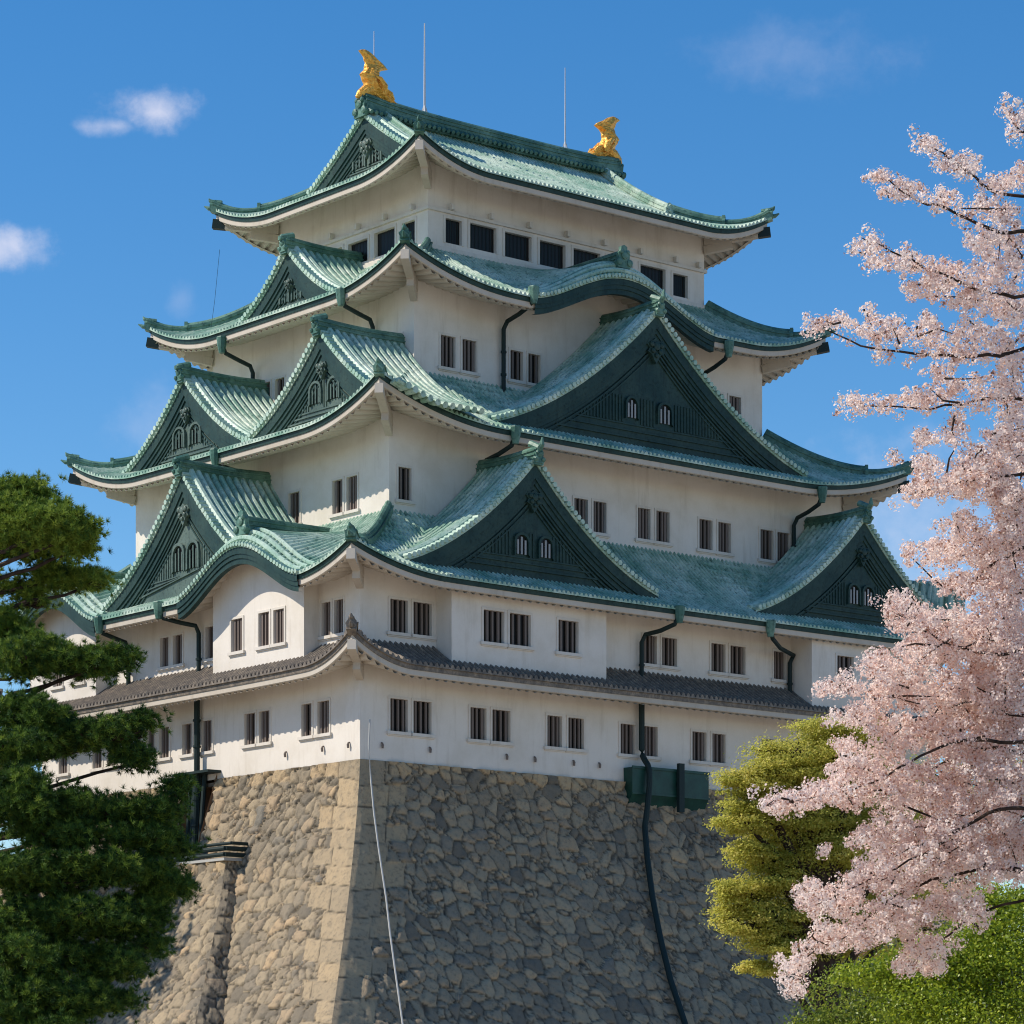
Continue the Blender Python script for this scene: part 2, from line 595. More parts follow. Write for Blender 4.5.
    def hips(s, parent, wall, tm, corners=('fl', 'fr', 'bl', 'br'), split=0.66):
        for cn_ in corners:
            fside = 'front' if cn_[0] == 'f' else 'back'
            left = cn_[1] == 'l'
            ic = s.i[0] if left else s.i[1]
            oc = s.o[0] if left else s.o[1]

            def P(t, dz=0.0):
                c = lerp(ic, oc, t)
                x, y = s.pos(fside, c, t)
                return (x, y, s.z(fside, min(max(c, s.o[0] + .001), s.o[1] - .001), t) + dz)
            mb = MB()
            w = 0.24
            box = [(-w, -0.25), (w, -0.25), (w, 0.22), (w * 1.25, 0.22), (w * 1.25, 0.30), (w * .8, 0.30), (w * .8, 0.42), (w * 0.5, 0.54), (0, 0.60), (-w * 0.5, 0.54), (-w * .8, 0.42), (-w * .8, 0.30), (-w * 1.25, 0.30), (-w * 1.25, 0.22), (-w, 0.22)]
            mb.sweep([P(lerp(0.0, split, k / 12)) for k in range(13)], box)
            box2 = [(a * 0.85, b * 0.72) for a, b in box]
            pts = [P(lerp(split - 0.02, 1.0, k / 10)) for k in range(11)]
            mb.sweep(pts, box2, [1 + 0.35 * (k / 10) ** 3 for k in range(11)])
            # ornaments at the two ends
            d = Vector(P(1.0)) - Vector(P(0.92)); d.z = 0; d.normalize()
            for tt, h, wd in ((split, 0.72, 0.30), (1.0, 0.52, 0.25)):
                p = Vector(P(tt)); sd = Vector((-d.y, d.x, 0))
                prof = [(-wd, -0.1), (-wd * 1.15, 0.35 * h), (-wd * 0.6, 0.62 * h), (-wd * 0.55, 0.9 * h), (0, 0.78 * h), (wd * 0.55, 0.9 * h), (wd * 0.6, 0.62 * h), (wd * 1.15, 0.35 * h), (wd, -0.1)]
                a = [tuple(p + sd * q + Vector((0, 0, r)) - d * 0.10) for q, r in prof]
                b = [tuple(p + sd * q + Vector((0, 0, r)) + d * 0.10) for q, r in prof]
                n = len(prof)
                mb.add(a + b, [tuple(range(n))[::-1], tuple(range(n, 2 * n))] + [(k, (k + 1) % n, n + (k + 1) % n, n + k) for k in range(n)])
            # upturned horn and beak at the tip
            e = Vector(P(1.0))
            mb.tube([tuple(e - d * 0.6 + Vector((0, 0, .30))), tuple(e - d * 0.05 + Vector((0, 0, .36))), tuple(e + d * 0.14 + Vector((0, 0, .48))), tuple(e + d * 0.22 + Vector((0, 0, 0.62)))], [0.18, 0.18, 0.12, 0.03], 6)
            mb.tube([tuple(e - d * 0.5 + Vector((0, 0, -.05))), tuple(e + d * 0.25 + Vector((0, 0, 0.02))), tuple(e + d * 0.5 + Vector((0, 0, .16)))], [0.17, 0.13, 0.04], 6)
            mb.build('hip_ridge', tm, parent)
            # corner beam under the eave with its dark cap
            wx = wall[0] if left else wall[1]
            wy = wall[2] if cn_[0] == 'f' else wall[3]
            ox_, oy_ = s.pos(fside, oc, 1.0)
            b2 = MB()
            A = Vector((wx, wy, s.ze + 0.05)); Bq = Vector((ox_, oy_, P(1.0)[2] - 0.95))
            q = [(-0.22, -0.26), (0.22, -0.26), (0.22, 0.28), (-0.22, 0.28)]
            b2.sweep([tuple(A.lerp(Bq, v)) for v in (0, 0.5, 0.80)], q, 1.0, 0)
            b2.sweep([tuple(A.lerp(Bq, v)) for v in (0.802, 0.99)], [(a * 1.08, b * 1.08) for a, b in q], 0.95, 1)
            b2.sweep([tuple(A + Vector((0, 0, -0.55))), tuple(A.lerp(Bq, 0.42) + Vector((0, 0, -0.45)))], q, 0.9, 0)
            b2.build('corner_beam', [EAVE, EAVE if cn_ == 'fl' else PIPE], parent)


# ------------------------------------------------------------------ walls with window openings
def wall_face(mb, P, c0, c1, z0, z1, holes, depth=0.24, ztop=None):
    """P(c, d, z): d>0 goes into the wall. holes: (c0,c1,z0,z1)"""
    cs = sorted({c0, c1, *[h[0] for h in holes], *[h[1] for h in holes]})
    zs = sorted({z0, z1, *[h[2] for h in holes], *[h[3] for h in holes]})
    for a, b in zip(cs[:-1], cs[1:]):
        for p, q in zip(zs[:-1], zs[1:]):
            m, n = (a + b) / 2, (p + q) / 2
            if any(h[0] < m < h[1] and h[2] < n < h[3] for h in holes):
                continue
            mb.add([P(a, 0, p), P(b, 0, p), P(b, 0, q), P(a, 0, q)], [(0, 1, 2, 3)])
    for a, b, p, q in holes:
        mb.add([P(a, 0, p), P(b, 0, p), P(b, 0, q), P(a, 0, q), P(a, depth, p), P(b, depth, p), P(b, depth, q), P(a, depth, q)],
               [(0, 1, 5, 4), (1, 2, 6, 5), (2, 3, 7, 6), (3, 0, 4, 7)])
    if ztop is not None:
        n = 80
        top = [P(lerp(c0, c1, k / n), 0, max(z1, ztop(lerp(c0, c1, k / n)))) for k in range(n + 1)]
        bot = [P(lerp(c0, c1, k / n), 0, z1) for k in range(n + 1)]
        mb.grid([bot, top])


def pbox(mb, P, c0, c1, d0, d1, z0, z1, mi=0):
    mb.add([P(c0, d0, z0), P(c1, d0, z0), P(c1, d1, z0), P(c0, d1, z0), P(c0, d0, z1), P(c1, d0, z1), P(c1, d1, z1), P(c0, d1, z1)],
           [(0, 3, 2, 1), (4, 5, 6, 7), (0, 1, 5, 4), (1, 2, 6, 5), (2, 3, 7, 6), (3, 0, 4, 7)], mi)


def window(P, h, nb=2, wide=False):
    a, b, p, q = h
    fr = MB()
    w = 0.13 if not wide else 0.16
    o = -0.045
    pbox(fr, P, a - w, a - .002, o, 0.03, p - 0.02, q + w)
    pbox(fr, P, b + .002, b + w, o, 0.03, p - 0.02, q + w)
    pbox(fr, P, a - .002, b + .002, o, 0.03, q + .002, q + w)
    f = fr.build('window', FRAME, keep)
    pn = MB()
    pn.add([P(a, .22, p), P(b, .22, p), P(b, .22, q), P(a, .22, q)], [(0, 1, 2, 3)])
    pn.build('pane', GLASS, f)
    br = MB()
    if wide:
        for k in range(1, 7):
            c = lerp(a, b, k / 7)
            pbox(br, P, c - 0.012, c + 0.012, 0.16, 0.18, p + .003, q - .003)
        br.build('lattice', PIPE, f)
    else:
        n = 3 if (b - a) > 0.95 else 2
        for k in range(n):
            c = lerp(a, b, (k + 0.75) / (n + 0.45)) + random.uniform(-0.04, 0.04)
            bw = random.uniform(0.05, 0.075)
            pbox(br, P, c - bw, c + bw, 0.06, 0.19, p + .003, q - .003)
        br.build('bars', BARS, f)
    if not wide:
        sl = MB()
        pbox(sl, P, a - 0.24, b + 0.24, -0.14, 0.02, p - 0.19, p - 0.022)
        pbox(sl, P, a - 0.18, b + 0.18, -0.07, 0.02, p - 0.26, p - 0.193)
        sl.build('sill', FRAME, f)


def Pf(y):   # front-facing plane (right-hand face in the photo)
    return lambda c, d, z: (c, y + d, z)


def Pl(x):   # left face
    return lambda c, d, z: (x + d, c, z)


def Pb(y):
    return lambda c, d, z: (c, y - d, z)


def Pr(x):
    return lambda c, d, z: (x - d, c, z)


W_R1 = [(1.97, 3.14, 21.19, 22.9), (3.51, 4.72, 21.19, 22.9), (7.39, 8.5, 21.17, 22.87), (8.92, 10.18, 21.17, 22.87), (12.82, 13.88, 21.17, 22.86), (14.34, 15.49, 21.17, 22.86), (18.2, 19.3, 21.15, 22.82), (20.0, 21.0, 21.15, 22.82), (23.69, 24.79, 21.15, 22.8), (25.26, 26.29, 21.15, 22.8), (29.2, 30.3, 21.15, 22.8), (30.8, 31.9, 21.15, 22.8), (36.0, 37.1, 21.15, 22.8), (37.6, 38.7, 21.15, 22.8)]
W_R2 = [(1.97, 3.14, 26.43, 28.15), (3.51, 4.75, 26.43, 28.15), (19.95, 20.95, 26.38, 27.97), (21.35, 22.49, 26.38, 27.97), (25.18, 26.29, 26.38, 28.0), (26.69, 27.89, 26.38, 28.0), (30.2, 31.2, 26.38, 28.0)]
W_R2B = [(7.22, 8.64, 26.25, 27.95), (9.03, 10.5, 26.25, 27.95), (12.47, 13.91, 26.2, 27.93)]
W_R2C = [(33.69, 35.07, 26.2, 27.87), (36.64, 37.9, 26.2, 27.87)]
W_R3 = [(5.11, 6.0, 34.3, 36.06), (17.7, 18.72, 34.17, 35.93), (19.14, 20.12, 34.17, 35.93), (22.56, 23.52, 34.2, 35.97), (23.99, 25.02, 34.2, 35.97), (27.41, 28.46, 34.15, 35.9), (28.94, 29.96, 34.15, 35.9), (32.4, 33.48, 34.12, 35.88), (33.82, 34.91, 34.12, 35.88)]
W_R4 = [(10.18, 11.21, 42.77, 44.53), (11.72, 12.72, 42.77, 44.53), (15.22, 16.15, 42.8, 44.46), (16.55, 17.45, 42.8, 44.46), (30.9, 31.9, 43.0, 44.35), (32.41, 33.38, 43.0, 44.35)]
W_R5 = [(12.75, 13.95, 50.75, 52.15), (14.55, 16.5, 50.75, 52.2), (17.15, 19.15, 50.72, 52.16), (19.8, 21.77, 50.7, 52.13), (22.4, 24.5, 50.67, 52.12), (25.07, 27.07, 50.65, 52.08), (27.72, 29.76, 50.65, 52.08), (30.4, 31.6, 50.65, 52.0)]
W_L1 = [(2.7, 3.73, 21.19, 22.9), (4.28, 5.19, 21.19, 22.9), (8.16, 9.16, 21.2, 22.9), (9.52, 10.54, 21.2, 22.9), (13.75, 14.75, 21.2, 22.9), (15.75, 16.7, 21.2, 22.9), (18.06, 19.04, 21.2, 22.92), (19.56, 20.45, 21.2, 22.92), (23.6, 24.6, 21.2, 22.9), (25.2, 26.2, 21.2, 22.9), (29.0, 30, 21.2, 22.9)]
W_L2 = [(1.44, 2.24, 26.35, 28.12), (2.56, 3.35, 26.35, 28.12), (13.45, 14.36, 26.35, 28.12), (16.73, 17.65, 26.38, 28.03), (18.11, 18.98, 26.38, 28.03)]
W_L2B = [(5.40, 6.37, 26.2, 28.0), (6.78, 7.77, 26.2, 28.0), (9.31, 10.38, 26.2, 27.96)]
W_L2D = [(25.6, 26.6, 26.2, 28.0), (28.0, 29.0, 26.2, 28.0)]
W_L3 = [(6.24, 7.21, 34.12, 35.97), (7.58, 8.51, 34.12, 35.97), (11.64, 12.7, 34.12, 35.9), (19.0, 20.0, 34.12, 35.9)]
W_L4 = [(7.15, 8.2, 42.9, 44.45), (18.45, 19.4, 42.5, 44.1), (19.9, 20.85, 42.5, 44.1)]
W_L5 = [(10.1, 11.3, 50.75, 52.1), (12.0, 13.95, 50.7, 52.1), (14.6, 16.5, 50.7, 52.0), (17.1, 19.0, 50.7, 52.0), (19.6, 21.5, 50.7, 52.0)]

# roofs (needed for wall tops under the curved gables)
O1 = 2.4
ROOF0 = Skirt((0.0, LX, 0.0, LY), (-2.15, LX + 2.15, -2.15, LY + 2.15), 25.75, 24.40, 1.45, 0.15, q0=2.0)
ROOF1 = Skirt(S3, (-O1, LX + O1, -O1, LY + O1), 33.6, 29.2, 1.25, 0.38, {'left': [(8.0, 6.0, 31.5), (27.6, 5.6, 31.5)]}, q0=0.95)
O2 = 2.9
ROOF2 = Skirt(S4, (S3[0] - O2, S3[1] + O2, S3[2] - O2, S3[3] + O2), 42.2, 38.35, 1.7, 0.38, q0=1.3)
ROOF3 = Skirt(S5, (S4[0] - O2, S4[1] + O2, S4[2] - O2, S4[3] + O2), 50.25, 46.8, 1.55, 0.38, {'front': [(21.6, 7.2, 49.0)]}, q0=1.3)


def storey(S, z0, z1, holes, ztops=None):
    mb = MB()
    zt = ztops or {}
    wall_face(mb, Pf(S[2]), S[0], S[1], z0, z1, holes.get('front', []), ztop=zt.get('front'))
    wall_face(mb, Pl(S[0]), S[2], S[3], z0, z1, holes.get('left', []), ztop=zt.get('left'))
    wall_face(mb, Pb(S[3]), S[0], S[1], z0, z1, [])
    wall_face(mb, Pr(S[1]), S[2], S[3], z0, z1, [])
    mb.build('storey_wall', PLASTER, keep)


storey(S1, ZB, 24.9, {'front': W_R1, 'left': W_L1})
s2 = (0, LX, 0, LY)
storey(s2, 24.9, 30.1, {'front': W_R2, 'left': W_L2})
storey(S3, 32.5, 39.55, {'front': W_R3, 'left': W_L3})
storey(S4, 41.2, 47.9, {'front': W_R4, 'left': W_L4}, {'front': lambda c: ROOF3.z('front', c, 0.55) - 0.45 if 14.4 < c < 28.8 else 47.9})
storey(S5, 49.3, 55.5, {'front': W_R5, 'left': W_L5})
for L, P in ((W_R1, Pf(0)), (W_R2, Pf(0)), (W_R3, Pf(S3[2])), (W_R4, Pf(S4[2])), (W_L1, Pl(0)), (W_L2, Pl(0)), (W_L3, Pl(S3[0])), (W_L4, Pl(S4[0]))):
    for h in L:
        window(P, h)
for h in W_R5:
    window(Pf(S5[2]), h, wide=True)
for h in W_L5:
    window(Pl(S5[0]), h, wide=True)


# projecting bays of the second floor
def bay(P, c0, c1, pr, holes, z0, z1, ztop=None):
    mb = MB()
    Q = lambda c, d, z: P(c, d - pr, z)
    wall_face(mb, Q, c0, c1, z0, z1, holes, ztop=ztop)
    zt = (lambda c: max(z1, ztop(c))) if ztop else (lambda c: z1)
    for c in (c0, c1):
        mb.add([Q(c, 0, z0), Q(c, pr + .1, z0), Q(c, pr + .1, zt(c)), Q(c, 0, zt(c))], [(0, 1, 2, 3)])
    mb.add([Q(c0, 0, z0), Q(c1, 0, z0), Q(c1, pr, z0), Q(c0, pr, z0)], [(0, 1, 2, 3)])
    mb.build('bay_wall', PLASTER, keep)
    for h in holes:
        window(Q, h)


bay(Pf(0), 5.05, 15.98, 1.35, W_R2B, 24.55, 29.2)
bay(Pf(0), 31.61, 41.5, 1.75, W_R2C, 24.2, 29.2)
kz = lambda c: ROOF1.z('left', c, 0.9) - 0.55
bay(Pl(0), 3.62, 12.19, 1.0, W_L2B, 24.9, 28.9, kz)
bay(Pl(0), 24.3, 31.7, 1.0, W_L2D, 24.9, 28.9, kz)

# mouldings of the top storey
mo = MB()
for z0, z1, pr in ((52.42, 52.60, 0.14), (50.18, 50.42, 0.2), (50.0, 50.1, 0.12)):
    mo.box(S5[0] - pr, S5[1] + pr, S5[2] - pr, S5[3] + pr, z0, z1)
for c in (13.1, 16.0, 18.9, 21.8, 24.7, 27.6, 30.5, 32.4):
    mo.box(c - 0.11, c + 0.11, S5[2] - 0.34, S5[2], 52.62, 52.95)
for c in (10.2, 12.8, 15.4, 18.0, 20.6):
    mo.box(S5[0] - 0.34, S5[0], c - 0.11, c + 0.11, 52.62, 52.95)
mo.build('moulding', FRAME, keep)

# ------------------------------------------------------------------ roofs
for rf, wl, tm in ((ROOF0, S1, GREYTILE), (ROOF1, s2, COPPER), (ROOF2, S3, COPPER), (ROOF3, S4, COPPER)):
    if rf is ROOF0:
        ro = rf.tiles(tm, keep, rows=5, pitch=0.36, rib=[(a, h * 1.35) for a, h in RIB], edge_m=GREYTILE)
    else:
        ro = rf.tiles(tm, keep)
    rf.eave(ro, wl)
    rf.hips(ro, wl, COPPER_R if tm is COPPER else GREYTILE, split=0.7)


def kara_board(rf, side, cc, hw, parent):
    """thick dark board that follows a curved gable's eave, plus ridge and ornament"""
    mb = MB()
    rn = rf.run(side)
    cs = [lerp(cc - hw, cc + hw, k / 60) for k in range(61)]

    def pt(c, dd, dz):
        x, y = rf.pos(side, c, 1 - dd / rn)
        return (x, y, rf.z(side, c, 1.0) + dz)
    for d0, d1, a, b in ((0.0, 0.30, -0.10, -0.42), (0.05, 0.36, -0.42, -0.66), (0.11, 0.42, -0.66, -0.95)):
        mb.grid([[pt(c, d1, a) for c in cs], [pt(c, d0, a) for c in cs], [pt(c, d0, b) for c in cs], [pt(c, d1, b) for c in cs]])
    mb.build('curved_bargeboard', DARKCU, parent)
    vb = MB()
    for k in range(int(2 * hw / 0.27)):
        c = cc - hw + k * 0.27
        x0, y0 = rf.pos(side, c, 1 - 0.5 / rn); x1, y1 = rf.pos(side, c, 1 + 0.14 / rn)
        z = rf.z(side, c, 1.0) + 0.10
        vb.tube([(x0, y0, z + 0.03), (x1, y1, z)], 0.125, 6)
    for t, r in ((0.955, 0.15), (0.895, 0.14), (0.83, 0.13)):
        line = []
        for c in cs:
            x, y = rf.pos(side, c, t)
            line.append((x, y, rf.z(side, c, t) + 0.13))
        vb.tube(line, r, 7)
    vb.build('verge_tiles', VERGE, parent)
    rb = MB()
    t_end = 0.0
    ts = [0.93 - k * 0.05 for k in range(20)]
    pts = []
    for t in ts:
        zz = rf.z(side, cc, min(t, 1.0))
        if zz > rf.z(side, cc, 1.0) + 2.6:
            break
        x, y = rf.pos(side, cc, t)
        pts.append((x, y, rf.z(side, cc, 0.8) + 0.2))
    rb.sweep(pts, RIDGE_PROF, 0.8)
    e = Vector(pts[0]); d = (Vector(pts[0]) - Vector(pts[2])); d.z = 0; d.normalize()
    oni(rb, e, d, 0.8)
    rb.build('ridge', COPPER_R, parent)


RIDGE_PROF = [(-0.34, -0.5), (0.34, -0.5), (0.34, 0.12), (0.42, 0.12), (0.42, 0.20), (0.30, 0.20), (0.30, 0.42), (0.38, 0.42), (0.38, 0.50), (0.24, 0.50), (0.24, 0.62), (0.14, 0.75), (0, 0.80), (-0.14, 0.75), (-0.24, 0.62), (-0.24, 0.50), (-0.38, 0.50), (-0.38, 0.42), (-0.30, 0.42), (-0.30, 0.20), (-0.42, 0.20), (-0.42, 0.12), (-0.34, 0.12)]


def oni(mb, e, d, s):
    """ridge-end ornament: scrolled plate with two side curls and a horn"""
    sd = Vector((-d.y, d.x, 0))
    prof = [(-0.55, -0.55), (-0.75, -0.2), (-0.5, 0.15), (-0.55, 0.5), (-0.3, 0.72), (-0.28, 1.0), (0, 1.12), (0.28, 1.0), (0.3, 0.72), (0.55, 0.5), (0.5, 0.15), (0.75, -0.2), (0.55, -0.55)]
    n = len(prof)
    a = [tuple(e + sd * (q * s) + Vector((0, 0, r * s)) + d * 0.16 * s) for q, r in prof]
    b = [tuple(e + sd * (q * s) + Vector((0, 0, r * s)) - d * 0.14 * s) for q, r in prof]
    mb.add(a + b, [tuple(range(n)), tuple(range(n, 2 * n))[::-1]] + [(k, (k + 1) % n, n + (k + 1) % n, n + k) for k in range(n)])
    for q, r, rr in ((-0.5, -0.15, .26), (0.5, -0.15, .26), (0, 0.35, .3), (-0.3, 0.6, .17), (0.3, 0.6, .17)):
        c = e + sd * (q * s) + Vector((0, 0, r * s)) + d * 0.16 * s
        mb.tube([tuple(c - d * .05), tuple(c + d * 0.10 * s), tuple(c + d * 0.16 * s)], [rr * s, rr * s, rr * s * 0.5], 8)


kr3 = [o for o in keep.children if o.name.startswith('tiled_roof')]
kara_board(ROOF1, 'left', 8.0, 5.7, kr3[1])
kara_board(ROOF1, 'left', 27.6, 5.3, kr3[1])
kara_board(ROOF3, 'front', 21.6, 6.9, kr3[3])


# ------------------------------------------------------------------ triangular gables
def gprof(W, H, zb, k=0.56):
    def f(w):
        q = min(abs(w) / W, 1.08)
        return zb + H * ((1 - q) * (1 - k * q))
    return f


def gable(P, prof, W, depth, winz, wins, sheet=True, label=None, ridge=True, front=-0.3, spike=1.0, panel_drop=0.6, ornz=None, parent=keep, orn=1.0, rf=None, side=None, bars=None):
    """P(w, d, z): w across, d>0 into the building"""
    P0 = P

    def P(w, d, z):
        """keeps every piece above the roof skirt the gable stands on"""
        x, y, z = P0(w, d, z)
        if rf is None:
            return (x, y, z)
        c, q = (x, y) if side == 'front' else (y, x)
        i_, o_ = (rf.i[2], rf.o[2]) if side == 'front' else (rf.i[0], rf.o[0])
        t = min(max((q - i_) / (o_ - i_), 0.0), 1.0)
        a0, a1, b0, b1 = rf.ax(side)
        c = min(max(c, b0), b1)
        if t < rf.t0(side, c):
            other = 'left' if side == 'front' else 'front'
            i_, o_ = (rf.i[2], rf.o[2]) if other == 'front' else (rf.i[0], rf.o[0])
            t = min(max((c - i_) / (o_ - i_), 0.0), 1.0)
            zf = rf.z(other, min(max(q, rf.ax(other)[2]), rf.ax(other)[3]), t)
        else:
            zf = rf.z(side, c, t)
        return (x, y, max(z, zf - 0.12))

    def sl(w):
        e = 0.02
        w = max(abs(w), e)
        return (prof(w + e) - prof(w - e)) / (2 * e)

    def off(w, a):
        return prof(w) - a * math.sqrt(1 + min(sl(w) ** 2, 3.0))
    NP = 22
    ws = [W * (k / NP) for k in range(NP + 1)]
    both = [-w for w in ws[::-1]] + ws[1:]
    mb = MB()
    if sheet:
        smp = [(lerp(front, depth, k / 8), 0.0) for k in range(9)]
        dd = front + 1.5
        while dd < depth:
            for sg in (-1, 1):
                line = []
                for w in ws:
                    s_ = sl(w); nl = math.sqrt(1 + s_ * s_)
                    line.append(P(sg * (w - s_ / nl * 0.13), dd, prof(w) + 0.13 / nl))
                mb.tube(line, 0.185, 8)
            dd += 0.5
        for sg in (-1, 1):
            cols = []
            for d, h in smp:
                col = []
                for w in ws:
                    s_ = sl(w); nl = math.sqrt(1 + s_ * s_)
                    col.append(P(sg * (w - s_ / nl * h), d, prof(w) + h / nl))
                cols.append(col)
            mb.grid(cols)
            # underside near the verge
            mb.grid([[P(sg * w, front, prof(w)) for w in ws], [P(sg * w, front, off(w, 0.12)) for w in ws], [P(sg * w, front + 0.7, off(w, 0.12)) for w in ws]])
    else:
        for sg in (-1, 1):
            mb.grid([[P(sg * w, front, prof(w)) for w in ws], [P(sg * w, front, off(w, 0.12)) for w in ws], [P(sg * w, front + 1.4, off(w, 0.12)) for w in ws]])
            mb.grid([[P(sg * w, front, prof(w)) for w in ws], [P(sg * w, 1.6, prof(w) + .01) for w in ws]])
    root = mb.build('gable', COPPER, parent)
    if label:
        root['label'] = label
    # verge: round tile ends in a row, and two heavy rolls behind them
    vt = MB()
    L = 0.0; last = (0, prof(0)); pts = []
    N = 600
    for k in range(1, N + 1):
        w = W * k / N
        L += math.hypot(w - last[0], prof(w) - last[1]); last = (w, prof(w))
        if L >= 0.33:
            L = 0; pts.append(w)
    for sg in (-1, 1):
        for w in pts:
            s_ = sl(w); nl = math.sqrt(1 + s_ * s_)
            j = random.uniform(-.02, .02)
            c = lambda d, h: P(sg * (w - s_ / nl * h), d, prof(w) + h / nl)
            vt.tube([c(front + 0.40, 0.12), c(front - 0.14 + j, 0.10)], 0.15, 6)
        for dd, r, hh in ((front + 0.52, 0.20, 0.20), (front + 0.98, 0.20, 0.18)):
            line = []
            for w in ws:
                s_ = sl(w); nl = math.sqrt(1 + s_ * s_)
                line.append(P(sg * (w - s_ / nl * hh), dd, prof(w) + hh / nl))
            vt.tube(line, r, 7)
    vt.build('verge_tiles', VERGE, root)
    # stepped bargeboards
    bb = MB()
    for d0, d1, a, b in ((front + 0.05, front + 0.36, 0.13, 0.66), (front + 0.12, front + 0.5, 0.66, 0.86), (front + 0.19, front + 0.5, 0.86, 1.12), (front + 0.25, front + 0.5, 1.14, 1.26), (front + 0.28, front + 0.5, 1.36, 1.46), (front + 0.31, front + 0.5, 1.58, 1.66)):
        bb.grid([[P(w, d1, off(w, a)) for w in both], [P(w, d0, off(w, a)) for w in both], [P(w, d0, off(w, b)) for w in both], [P(w, d1, off(w, b)) for w in both]])
    bb.build('bargeboard', DARKCU, root)
    pn = MB()
    zlow = prof(W) - panel_drop
    dp = front + 0.38
    pn.grid([[P(w, dp, max(off(w, 0.9), zlow)) for w in both], [P(w, dp, zlow) for w in both]])
    # horizontal rails and vertical lattice low in the panel
    H = prof(0) - prof(W)

    def half(z):
        w = W
        while w > 0 and off(w, 1.3) < z:
            w -= 0.05
        return w
    for zz, th, pr in ((prof(W) + 0.06 * H, 0.1, 0.10), (prof(W) + 0.11 * H, 0.08, 0.08), (prof(W) + 0.155 * H, 0.08, 0.06)):
        hw = half(zz + th)
        if hw > 0.5:
            pbox(pn, P, -hw, hw, dp - pr, dp, zz, zz + th)
    w = -W
    while w < W:
        top = min(off(w, 1.4), winz + 1.2)
        z0 = prof(W) + 0.17 * H
        if top > z0 + 0.2 and all(abs(w - q[0]) > q[1] / 2 + 0.18 for q in wins):
            pbox(pn, P, w - 0.05, w + 0.05, dp - 0.05, dp, z0, top)
        w += 0.24
    pn.build('gable_panel', DARKCU if bars is None else PANELCU, root)  # sunlit gables take the pale copy, shaded front ones the dark copper
    # arched windows
    for (wc, ww, wh) in wins:
        gw = MB()
        n = 8
        arch = [(-ww / 2, 0)] + [(-ww / 2 * math.cos(math.pi * k / n), wh * 0.55 + wh * 0.45 * math.sin(math.pi * k / n) ** 0.8) for k in range(n + 1)] + [(ww / 2, 0)]
        outer = [(a * 1.28, b * 1.12 if b > 0 else -0.1) for a, b in arch]
        m_ = len(arch)
        gw.grid([[P(wc + a, dp - 0.16, winz + b) for a, b in outer], [P(wc + a, dp - 0.16, winz + b) for a, b in arch], [P(wc + a, dp - 0.02, winz + b) for a, b in arch]], 0)
        gw.grid([[P(wc + a, dp, winz + b) for a, b in outer], [P(wc + a, dp - 0.16, winz + b) for a, b in outer]], 0)
        gw.add([P(wc + a, dp - 0.02, winz + b) for a, b in arch], [tuple(range(m_))], 1)
        nb = 3
        for k in range(nb):
            a = lerp(-ww / 2, ww / 2, (k + 0.6) / (nb + 0.2))
            pbox(gw, P, wc + a - 0.055, wc + a + 0.055, dp - 0.10, dp - 0.05, winz, winz + wh * (0.9 if k == 1 else 0.74), 2)
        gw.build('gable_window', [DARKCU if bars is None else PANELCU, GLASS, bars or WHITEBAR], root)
    # pendant ornament under the apex
    oz = ornz if ornz is not None else off(0, 1.25)
    og = MB()
    s = orn * 0.75
    outl = [(0, 0.35), (0.28, 0.15), (0.62, 0.2), (0.8, -0.1), (0.55, -0.35), (0.7, -0.6), (0.35, -0.75), (0.2, -1.05), (0, -1.3)]
    outl = outl + [(-a, b) for a, b in outl[-2:0:-1]]
    m_ = len(outl)
    og.add([P(a * s, front + 0.1, oz + b * s) for a, b in outl] + [P(a * s, dp, oz + b * s) for a, b in outl], [tuple(range(m_))] + [(k, (k + 1) % m_, m_ + (k + 1) % m_, m_ + k) for k in range(m_)])
    for a, b, r in ((0, -0.2, 0.3), (0.42, -0.1, 0.2), (-0.42, -0.1, 0.2), (0.3, -0.52, 0.18), (-0.3, -0.52, 0.18), (0, -0.8, 0.16)):
        og.tube([P(a * s, front + 0.1, oz + b * s), P(a * s, front + 0.0, oz + b * s), P(a * s, front - 0.03, oz + b * s)], [r * s, r * s * .9, r * s * .4], 8)
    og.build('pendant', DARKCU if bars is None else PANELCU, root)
    if ridge:
        rg = MB()
        z = prof(0)
        pts = [P(0, d, z + 0.12 - 0.10 * math.sin(math.pi * min(1, max(0, (d - front) / (depth - front))))) for d in [lerp(front - 0.25, depth, k / 8) for k in range(9)]]
        rg.sweep(pts, [(a * 0.82, b * 0.82) for a, b in RIDGE_PROF])
        e = Vector(pts[0]); d = Vector(P(0, -1, 0)) - Vector(P(0, 0, 0))
        oni(rg, e, d, 0.5)
        b0 = e + Vector((0, 0, 0.45))
        rg.tube([tuple(b0 - d * 0.7), tuple(b0 + d * 0.1 + Vector((0, 0, .08))), tuple(b0 + d * 0.26 + Vector((0, 0, 0.35 * spike))), tuple(b0 + d * 0.30 + Vector((0, 0, 0.75 * spike)))], [0.2, 0.2, 0.15, 0.05], 7)
        rg.build('ridge', COPPER_R, root)
    return root


